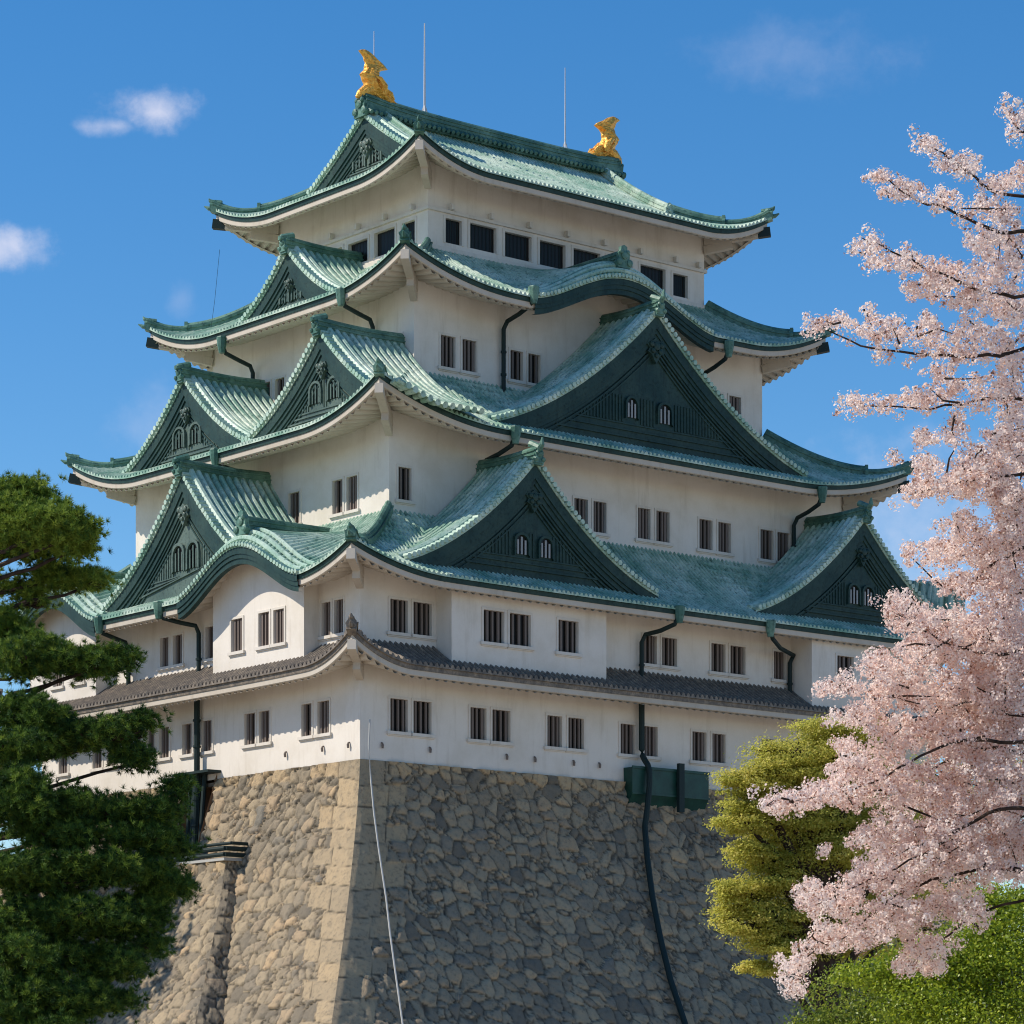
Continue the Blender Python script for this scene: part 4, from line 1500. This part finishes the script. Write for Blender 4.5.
def limb(mb, pts, r0, r1, n=7, wob=0.0):
    P = [Vector(p) for p in pts]
    fine = []
    m = 5
    for i in range(len(P) - 1):
        p0 = P[max(i - 1, 0)]; p1 = P[i]; p2 = P[i + 1]; p3 = P[min(i + 2, len(P) - 1)]
        for k in range(m):
            t = k / m
            q = 0.5 * ((2 * p1) + (p2 - p0) * t + (2 * p0 - 5 * p1 + 4 * p2 - p3) * t * t + (3 * p1 - p0 - 3 * p2 + p3) * t ** 3)
            q += Vector((random.gauss(0, wob), random.gauss(0, wob), random.gauss(0, wob)))
            fine.append(tuple(q))
    fine.append(tuple(P[-1]))
    N = len(fine)
    mb.tube(fine, [lerp(r0, r1, i / (N - 1)) for i in range(N)], n)
    return fine


# ---- pine on the left
def pine(name, label, dep, trunk_px, pads, seed, n_tuft, needle=0.15, top=None):
    root = empty(name, (float(pix(trunk_px, 0, dep)[0]), dep, 0))
    tag(root, label, 'tree')
    rx = float(root.location.x)
    loc = np.array([rx, dep, 0.0])
    tr = MB()
    zt = top
    tp_ = [(0, 0, -0.3), (0.15, 0.1, zt * 0.25), (-0.2, 0.2, zt * 0.5), (0.2, 0.0, zt * 0.75), (0.1, 0.1, zt)]
    limb(tr, tp_, 0.34, 0.10, 9, 0.01)
    cents = []; axes = []
    for (px, py, rxp, ryp, dd, wgt) in pads:
        c = pix(px, py, dep + dd) - loc
        s = dep / 3095
        Rx, Rz, Ry = rxp * s, ryp * s, rxp * s * 0.95
        # limb to the pad
        zs = min(max(0.8, c[2] - 0.3 - 0.16 * abs(c[0])), top - 0.2)
        limb(tr, [(0.0, 0.05, zs), tuple(c * np.array([.45, .5, 0]) + np.array([0, 0, lerp(zs, c[2], .35)])), tuple(c - np.array([0, 0, Rz * .35]))], 0.05, 0.018, 6, 0.025)
        nb = 9
        n = int(n_tuft * wgt)
        # secondary twigs fan out; tufts sit along the twigs
        for k in range(nb):
            a = RNG.uniform(0, 2 * math.pi); rr = RNG.uniform(.5, .95)
            tip = c + np.array([Rx * rr * math.cos(a), Ry * rr * math.sin(a), RNG.uniform(-.2, .5) * Rz])
            st = c - np.array([0, 0, Rz * .3])
            limb(tr, [tuple(st), tuple((st + tip) / 2 + np.array([0, 0, -.05])), tuple(tip)], 0.03, 0.008, 4, 0.01)
        # clumps in the pad
        nc = max(12, n // 42)
        u = RNG.uniform(0, 1, nc) ** 0.5; a = RNG.uniform(0, 2 * math.pi, nc)
        wob = 0.78 + 0.3 * np.sin(a * 3 + px) + 0.14 * np.sin(a * 7 + py)
        cx = c[0] + Rx * u * np.cos(a) * wob; cy = c[1] + Ry * u * np.sin(a) * wob
        cz = c[2] + Rz * (np.sqrt(np.clip(1 - u ** 2, 0, 1)) * RNG.uniform(-0.8, 1.0, nc))
        kk = RNG.integers(0, nc, n)
        cr = 0.12
        sp_ = RNG.standard_normal((n, 3)) * np.array([cr, cr, cr * 0.62])
        cents.append(np.stack([cx[kk], cy[kk], cz[kk]], 1) + sp_)
        ax = sp_ * np.array([1, 1, 1.0]) + np.array([0, 0, 0.16])
        axes.append(ax / np.linalg.norm(ax, axis=1, keepdims=True))
    C = np.concatenate(cents); A = np.concatenate(axes)
    nn = 26
    n = len(C)
    Cn = np.repeat(C, nn, 0); An = np.repeat(A, nn, 0)
    dirs = rand_unit(n * nn) * 0.85 + An * 0.75
    dirs /= np.linalg.norm(dirs, axis=1, keepdims=True)
    L = needle * RNG.uniform(0.7, 1.1, n * nn)
    side = np.cross(dirs, rand_unit(n * nn)); side /= np.linalg.norm(side, axis=1, keepdims=True)
    wd = 0.0062
    V = np.stack([Cn - side * wd, Cn + side * wd, Cn + dirs * L[:, None]], 1).reshape(-1, 3)
    # needles turn paler and yellower towards the top of the crown
    rt = np.repeat(np.clip(0.46 + 0.2 * RNG.standard_normal(n) + 0.36 * np.clip((C[:, 2] - 7.8) / 1.6, 0, 1), 0, 1), nn)
    rt = np.clip(rt + RNG.normal(0, 0.1, len(rt)), 0, 1)
    tr.build('trunk', BARK, root)
    np_mesh('crown', V, 3, NEEDLE, root, {'rnd': rt})
    return root


PADS = [  # px, py, rx, ry, depth offset, weight
    (14, 520, 48, 30, 0.0, 1.0), (48, 527, 38, 20, -.5, .65), (74, 532, 17, 14, -.6, .3), (74, 549, 14, 6, -.3, .13), (22, 496, 32, 13, .2, .4), (18, 550, 46, 10, .3, .4),
    (56, 574, 20, 13, .5, .3), (92, 581, 17, 5, .5, .12), (30, 600, 22, 12, .6, .12), (8, 628, 22, 16, .3, .3), (12, 585, 26, 9, .6, .08),
    (40, 660, 52, 17, -.4, .8), (95, 665, 34, 13, -.5, .45), (0, 655, 30, 22, .3, .4), (118, 660, 13, 8, -.5, .12),
    (30, 718, 50, 18, -.5, .7), (105, 735, 44, 10, -.7, .4), (142, 722, 12, 8, -.7, .12), (135, 758, 17, 9, -.7, .2), (60, 742, 40, 12, -.6, .4), (10, 750, 40, 18, -1.0, .5),
    (22, 805, 34, 34, -1.5, .9), (68, 806, 30, 12, -1.2, .4), (62, 835, 44, 16, -1.2, .6), (115, 812, 40, 13, -.9, .45), (160, 812, 22, 9, -.8, .2), (176, 790, 6, 16, -.7, .1), (140, 838, 40, 14, -.9, .5), (165, 848, 22, 8, -.9, .2),
    (40, 875, 70, 20, -1.5, 1.1), (120, 872, 56, 16, -1.1, .7), (170, 885, 20, 8, -1, .2), (150, 905, 22, 10, -1, .25), (60, 915, 70, 20, -1.5, 1.1), (120, 925, 44, 14, -1.2, .5), (30, 955, 66, 22, -1.7, 1.1), (105, 965, 46, 16, -1.4, .6), (150, 945, 14, 7, -1.2, .1), (40, 1000, 80, 24, -1.8, 1.2), (100, 1000, 34, 12, -1.5, .35), (30, 1045, 90, 26, -1.8, 1.2)]
pine('pine_tree', 'dark green pine with layered needle pads in front of the castle', 46.0, -55, PADS, 4, 2300, needle=0.10, top=12.0)


# ---- cherry tree on the right
def cherry():
    dep = 27.0
    s = dep / 3095
    base_ = pix(1190, 1100, dep)
    root = empty('cherry_tree', (float(base_[0]), dep, 0))
    tag(root, 'cherry tree in full pale pink blossom reaching in front of the castle', 'tree')
    loc = np.array([base_[0], dep, 0.0])
    tr = MB()
    limb(tr, [(0.3, 0, -0.3), (0.25, 0.1, 1.2), (0.0, 0.0, 2.6), (0.1, 0.1, 4.5), (0.3, 0.2, 7.0), (0.1, 0.3, 9.3), (-0.1, .3, 11.0)], 0.26, 0.06, 10, 0.01)
    # branches traced as they run in the air: px, py, depth offset
    br = [
        [(1190, 330, .2), (1080, 305, .1), (1015, 297, 0), (965, 285, -.2), (900, 255, -.3), (862, 238, -.35)],
        [(1190, 360, .2), (1060, 350, 0), (1000, 355, -.2), (930, 355, -.3), (860, 345, -.4), (815, 322, -.5)],
        [(1190, 240, .4), (1060, 235, .3), (1000, 232, .3), (950, 210, .2), (912, 198, .1), (875, 172, 0)],
        [(1190, 215, .4), (1100, 205, .5), (1005, 195, .6), (960, 165, .5), (920, 140, .5)],
        [(1190, 180, .4), (1080, 150, .7), (1020, 130, .7), (1010, 110, .7)],
        [(1190, 440, 0), (1060, 415, .4), (1000, 398, .4), (930, 408, .3), (845, 405, .2)],
        [(1190, 500, 0), (1080, 480, -.2), (1010, 475, -.3), (950, 485, -.4), (905, 495, -.4)],
        [(1190, 600, 0), (1060, 555, .2), (1000, 560, .3), (955, 590, .3), (905, 552, .2)],
        [(1190, 640, 0), (1070, 640, -.2), (1000, 655, -.2), (940, 640, -.3), (890, 610, -.4)],
        [(1190, 760, 0), (1080, 745, -.3), (1010, 742, -.4), (955, 742, -.5), (900, 768, -.6), (850, 790, -.6), (765, 806, -.7)],
        [(1190, 780, 0), (1080, 770, .2), (985, 748, .3), (940, 765, .3), (880, 790, .2), (830, 800, .1)],
        [(1190, 820, 0), (1060, 820, -.5), (1000, 810, -.6), (950, 835, -.6), (932, 850, -.7), (870, 880, -.7), (815, 905, -.8)],
        [(1190, 860, 0), (1060, 880, -.2), (980, 870, -.3), (900, 895, -.3), (840, 940, -.4), (785, 968, -.5)],
        [(1190, 800, 0), (1080, 720, .5), (1000, 690, .5), (930, 700, .4), (870, 690, .3)],
        [(1190, 880, .2), (1090, 900, .3), (1000, 905, .3), (940, 940, .2), (905, 970, .1)],
        [(1190, 450, .3), (1070, 520, .6), (1010, 610, .6), (960, 680, .6), (920, 730, .5)],
    ]
    twig_pts = []
    for b in br:
        P = [tuple(pix(x, y, dep + dd) - loc) for x, y, dd in b]
        P[0] = (0.1, 0.1, P[0][2] - 0.6)
        fine = limb(tr, P, 0.024, 0.004, 6, 0.008)
        twig_pts.append(np.array(fine[8:]))
    # blossom masses: px, py, rx, ry, depth offset, amount
    M = [(1018, 120, 8, 22, .7, .3), (1000, 185, 28, 16, .5, .7), (960, 165, 28, 15, .5, .8), (928, 144, 16, 9, .5, .35), (1018, 175, 16, 14, .5, .4),
         (905, 190, 30, 10, .2, .6), (880, 176, 12, 8, .2, .25), (945, 198, 14, 12, .2, .35), (985, 205, 24, 12, .3, .5), (1005, 215, 20, 12, .4, .4),
         (868, 245, 22, 10, -.3, .5), (905, 262, 30, 12, -.2, .8), (880, 264, 14, 6, -.2, .25), (950, 275, 34, 20, 0, 1.2), (1000, 260, 32, 34, .3, 1.6), (995, 235, 22, 14, .3, .6), (925, 285, 28, 16, -.1, .8), (965, 300, 40, 16, .2, 1.2), (1010, 310, 26, 24, .3, 1.0), (975, 245, 12, 16, 0, .4),
         (835, 322, 24, 9, -.4, .5), (885, 332, 30, 14, -.3, .8), (870, 316, 9, 16, -.3, .25), (930, 335, 30, 16, -.1, .8), (975, 335, 30, 22, .1, 1.2), (1010, 355, 22, 22, .1, 1.0), (925, 318, 8, 10, -.1, .2), (960, 355, 40, 8, -.1, .6),
         (870, 402, 30, 9, .3, .6), (920, 398, 28, 13, .3, .8), (965, 390, 34, 20, .3, 1.1), (1005, 385, 28, 24, .3, 1.2), (940, 372, 16, 10, .3, .3), (925, 437, 14, 8, .3, .3), (955, 430, 12, 14, .3, .4), (895, 458, 5, 5, .3, .08),
         (930, 488, 34, 11, -.3, .8), (975, 470, 36, 28, -.3, 1.6), (1010, 440, 28, 28, -.2, 1.4), (925, 465, 14, 12, -.3, .4), (1005, 495, 26, 14, -.3, .9),
         (940, 550, 34, 14, .2, .9), (985, 545, 34, 28, .2, 1.5), (1015, 520, 20, 28, .2, 1.0), (960, 525, 22, 14, .2, .6), (1000, 590, 32, 26, .3, 1.4), (960, 585, 24, 14, .2, .6),
         (905, 605, 22, 12, -.2, .5), (892, 600, 6, 10, -.2, .12), (940, 620, 30, 14, -.2, .9), (905, 625, 16, 8, -.2, .3), (985, 640, 44, 32, 0, 2.4), (935, 650, 40, 22, -.1, 1.6), (880, 665, 28, 14, -.2, .7), (842, 686, 26, 10, -.3, .5),
         (905, 690, 44, 24, .0, 1.8), (970, 695, 50, 34, .1, 2.6), (1010, 700, 24, 40, .1, 1.6), (860, 715, 30, 16, -.2, .8), (845, 745, 14, 10, -.2, .3), (900, 735, 44, 24, 0, 1.8), (970, 750, 50, 34, .1, 2.6), (855, 765, 30, 16, -.3, .9),
         (800, 800, 36, 12, -.6, .9), (840, 790, 34, 18, -.5, 1.1), (775, 806, 14, 7, -.6, .3), (900, 780, 44, 24, -.2, 1.8), (960, 800, 50, 34, -.2, 2.6), (1008, 790, 26, 40, -.1, 1.8), (862, 836, 20, 9, -.5, .4), (900, 835, 40, 24, -.4, 1.6),
         (950, 850, 50, 30, -.5, 2.4), (880, 875, 36, 22, -.6, 1.3), (835, 900, 32, 22, -.7, 1.0), (810, 890, 14, 14, -.7, .3), (900, 915, 44, 20, -.5, 1.5), (960, 905, 36, 22, -.4, 1.3), (1000, 870, 28, 14, -.3, .8), (830, 940, 34, 14, -.5, .8), (795, 965, 18, 10, -.5, .4), (870, 930, 40, 14, -.5, 1.0), (795, 988, 14, 8, -.5, .25), (925, 945, 30, 14, -.2, .8), (912, 965, 26, 8, .1, .3), (935, 968, 16, 9, .1, .3), (825, 848, 6, 6, -.5, .08), (755, 790, 5, 3, -.6, .03),
         (1012, 400, 22, 30, .9, .9), (1008, 300, 24, 34, .9, .9), (1014, 235, 18, 30, .9, .6), (1005, 470, 36, 40, .9, 2.0), (1005, 560, 36, 40, .9, 2.0), (985, 640, 60, 40, .9, 3.0), (970, 720, 70, 45, .9, 3.6), (960, 810, 70, 45, .9, 3.6), (1010, 850, 40, 35, .6, 1.8), (930, 870, 60, 35, .6, 2.2), (1012, 650, 30, 50, .7, 2.2), (1010, 740, 32, 50, .7, 2.4), (1012, 820, 30, 50, .7, 2.2), (985, 850, 40, 30, .7, 1.6), (985, 690, 40, 40, 1.1, 2.0), (930, 640, 30, 20, .6, 1.0)]
    cl = []
    for (px, py, rx, ry, dd, am) in M:
        if py < 430 and dd < .85:
            am *= 0.72; ry *= 0.86
        n = int(am * (86 if py > 430 else 66))
        u = RNG.uniform(0, 1, n) ** 0.5; a = RNG.uniform(0, 2 * math.pi, n)
        w = 0.85 + 0.28 * np.sin(3 * a + px) + 0.15 * np.sin(8 * a + py)
        x = px + rx * u * np.cos(a) * w; y = py + ry * u * np.sin(a) * w
        d = dep + dd + RNG.normal(0, 0.34, n)
        d = np.where(RNG.uniform(0, 1, n) < .25, d + RNG.uniform(.2, 1.0, n), d)
        cl.append(np.stack([(x - 512) / 3095 * d, d, 1.7 + (1100 - y) / 3095 * d], 1) - loc)
        for k in range(max(1, int(am * 4))):       # short twigs
            i, j = RNG.integers(0, n, 2)
            p, q = cl[-1][i], cl[-1][j]
            if np.linalg.norm(p - q) < 0.8:
                tr.tube([tuple(p), tuple((p + q) / 2 + RNG.normal(0, .03, 3)), tuple(q)], [0.011, 0.008, 0.004], 4)
    for T in twig_pts:
        n = len(T) * 2
        i = RNG.integers(len(T) // 4, len(T), n)
        cl.append(T[i] + RNG.normal(0, 0.05, (n, 3)))
    # off-frame crown on the trunk side, so that the tree is whole
    n = 900
    q = RNG.standard_normal((n, 3)) * np.array([1.0, 1.3, 2.6]) + np.array([0.9, 0.4, 7.0])
    q = q[(q[:, 2] < 9.2) & (q[:, 2] > 2.2) & (q[:, 0] > -0.6)]
    cl.append(q)
    CL = np.concatenate(cl)
    per = 32
    n = len(CL)
    br_ = RNG.uniform(0.035, 0.08, n)
    dirs = rand_unit(n * per)
    cen = np.repeat(CL, per, 0) + dirs * np.repeat(br_, per)[:, None] * RNG.uniform(0.5, 1.1, n * per)[:, None]
    nrm = dirs * 0.9 + rand_unit(n * per) * 0.4
    nrm /= np.linalg.norm(nrm, axis=1, keepdims=True)
    V = ngons(cen, nrm, RNG.uniform(0.0075, 0.0135, n * per), 5)
    rt = np.clip(np.repeat(RNG.normal(0.55, 0.16, n), per) + RNG.normal(0, 0.2, n * per), 0, 1)
    rt = np.where(RNG.uniform(0, 1, n * per) < 0.06, 0.03, rt)
    tr.build('trunk', BARK, root)
    np_mesh('crown', V, 5, PETAL, root, {'rnd': rt})


cherry()


# ---- broadleaf crowns built of leaf sprays
def leafy(name, label, cat, dep, base_px, lobes, m, n_leaf, size, seed, layered=False, trunk_h=None, aspect=0.55, group=None):
    bx = float(pix(base_px, 1100, dep)[0])
    root = empty(name, (bx, dep, 0))
    tag(root, label, cat, group)
    loc = np.array([bx, dep, 0.0])
    s = dep / 3095
    tr = MB()
    zmax = max(pix(0, l[1], dep)[2] for l in lobes)
    th = trunk_h or zmax * 0.7
    limb(tr, [(0, 0, -0.2), (0.1, 0.05, th * 0.35), (-0.1, 0.1, th * 0.7), (0, 0, th)], 0.028 * zmax, 0.01 * zmax, 8, 0.01)
    cents, nrms, rts = [], [], []
    for (px, py, rx, ry, dd, am) in lobes:
        c = pix(px, py, dep + dd) - loc
        Rx, Rz = rx * s, ry * s
        Ry = (Rx + Rz) * 0.55
        limb(tr, [(0, 0, min(th, max(0.4, c[2] * 0.55))), tuple(c * np.array([.5, .5, .85])), tuple(c)], 0.012 * zmax, 0.004 * zmax, 5, 0.02)
        nc = max(10, int(am * n_leaf / (150 if layered else 60)))
        dv = rand_unit(nc)
        rad = RNG.uniform(0.35, 1.0, nc) ** 0.5
        lump = 0.85 + 0.25 * np.sin(dv[:, 0] * 5 + px) * np.cos(dv[:, 2] * 6 + py)
        cc = c + dv * np.array([Rx, Ry, Rz]) * (rad * lump)[:, None]
        n = int(am * n_leaf)
        k = RNG.integers(0, nc, n)
        sp_ = np.array([0.17, 0.17, 0.05 if layered else 0.12]) * (Rx + Rz) * 0.75
        off_ = RNG.standard_normal((n, 3)) * sp_
        if layered:
            off_[:, 2] -= 0.10 * np.abs(off_[:, 0])
        cents.append(cc[k] + off_)
        nn = rand_unit(n) * 0.75 + dv[k] * 0.5 + np.array([0, 0, 0.75 if layered else 0.35])
        nrms.append(nn / np.linalg.norm(nn, axis=1, keepdims=True))
        tone = RNG.normal(0.5, 0.13, nc)
        rts.append(np.clip(tone[k] + RNG.normal(0, 0.2, n), 0, 1))
        for q in cc[:10]:
            limb(tr, [tuple(c), tuple((c + q) / 2), tuple(q)], 0.005 * zmax, 0.0015 * zmax, 4, 0.01)
    C = np.concatenate(cents); Nn = np.concatenate(nrms)
    V = ngons(C, Nn, size * RNG.uniform(0.6, 1.25, len(C)), 4, aspect)
    tr.build('trunk', BARK, root)
    np_mesh('crown', V, 4, m, root, {'rnd': np.concatenate(rts)})
    return root


leafy('maple_tree', 'yellow-green tree with layered sprays between the rampart and the cherry blossom', 'tree', 105.0, 830,
      [(835, 728, 48, 20, 0, 1.0), (800, 752, 60, 18, -.5, 1.2), (850, 760, 40, 22, .3, .9), (765, 775, 48, 15, -.8, .9), (815, 790, 60, 20, .4, 1.3), (760, 808, 40, 13, -.6, .7),
       (790, 838, 60, 20, .6, 1.3), (850, 830, 50, 26, .8, 1.2), (765, 858, 38, 12, -.3, .6), (815, 870, 55, 20, .8, 1.2), (745, 905, 34, 15, -.4, .7), (790, 912, 55, 20, .2, 1.3), (770, 935, 48, 14, 0, .8), (840, 920, 50, 26, 1.0, 1.2),
       (765, 968, 30, 9, .3, .45), (815, 955, 40, 14, .8, .7), (870, 870, 50, 40, 1.4, 1.0), (900, 800, 55, 60, 1.8, 1.0), (900, 930, 60, 40, 1.8, .9), (830, 760, 50, 26, 1.2, .8), (830, 830, 50, 26, 1.4, .8), (820, 890, 40, 24, 1.4, .7), (840, 940, 46, 22, 1.4, .7), (960, 860, 70, 60, 2.4, 1.0), (990, 780, 60, 60, 2.6, .9),
       (748, 786, 34, 13, -.9, .6), (746, 822, 36, 13, -.8, .65), (750, 850, 30, 12, -.8, .5), (742, 888, 32, 12, -.8, .55), (745, 925, 36, 13, -.7, .6), (775, 880, 40, 16, -.4, .8), (805, 815, 46, 18, -.5, 1.0), (790, 770, 44, 16, -.7, .9), (830, 850, 44, 20, -.2, 1.0), (790, 950, 40, 14, -.4, .8), (845, 790, 40, 22, -.3, .9), (860, 730, 34, 18, -.2, .6)],
      YLEAF, 7600, 0.055, 21, layered=True, trunk_h=10.5)
leafy('evergreen_shrub', 'bright green glossy shrub in the sun under the cherry, nearest to it', 'shrub', 52.0, 1000,
      [(1010, 935, 60, 36, 0, 1.2), (960, 960, 62, 28, -.4, 1.2), (1030, 985, 70, 50, -.5, 1.3), (930, 1000, 60, 34, -.6, 1.1), (985, 1030, 80, 40, -.9, 1.2), (1000, 905, 40, 18, .3, .5), (880, 975, 46, 16, -.2, .6)],
      GLEAF, 7500, 0.032, 31, trunk_h=2.2, aspect=0.6)
leafy('added_shade_tree', 'unseen evergreen tree added beyond the left edge to shade the stone bastion', 'tree', 172.0, -135,  # added out of view only to cast shade on the bastion
      [(-135, 760, 90, 110, 0, 2.2), (-125, 880, 100, 80, 1, 1.8), (-140, 650, 80, 80, 0, 1.6), (-135, 980, 110, 80, -1, 1.6), (-130, 820, 90, 90, 4, 1.6), (-140, 740, 80, 90, -4, 1.4)],
      NEEDLE, 3600, 0.42, 41, trunk_h=20, aspect=0.6)
leafy('evergreen_shrub', 'low rounded olive shrub at the foot of the yellow-green tree', 'shrub', 60.0, 860,
      [(850, 1020, 60, 22, 0, 1.0), (900, 1010, 50, 24, .3, .9), (820, 1035, 40, 18, -.2, .6), (880, 1045, 80, 30, -.4, 1.0), (870, 985, 60, 20, .8, .6)],
      OLEAF, 4200, 0.036, 33, trunk_h=1.4, aspect=0.6)
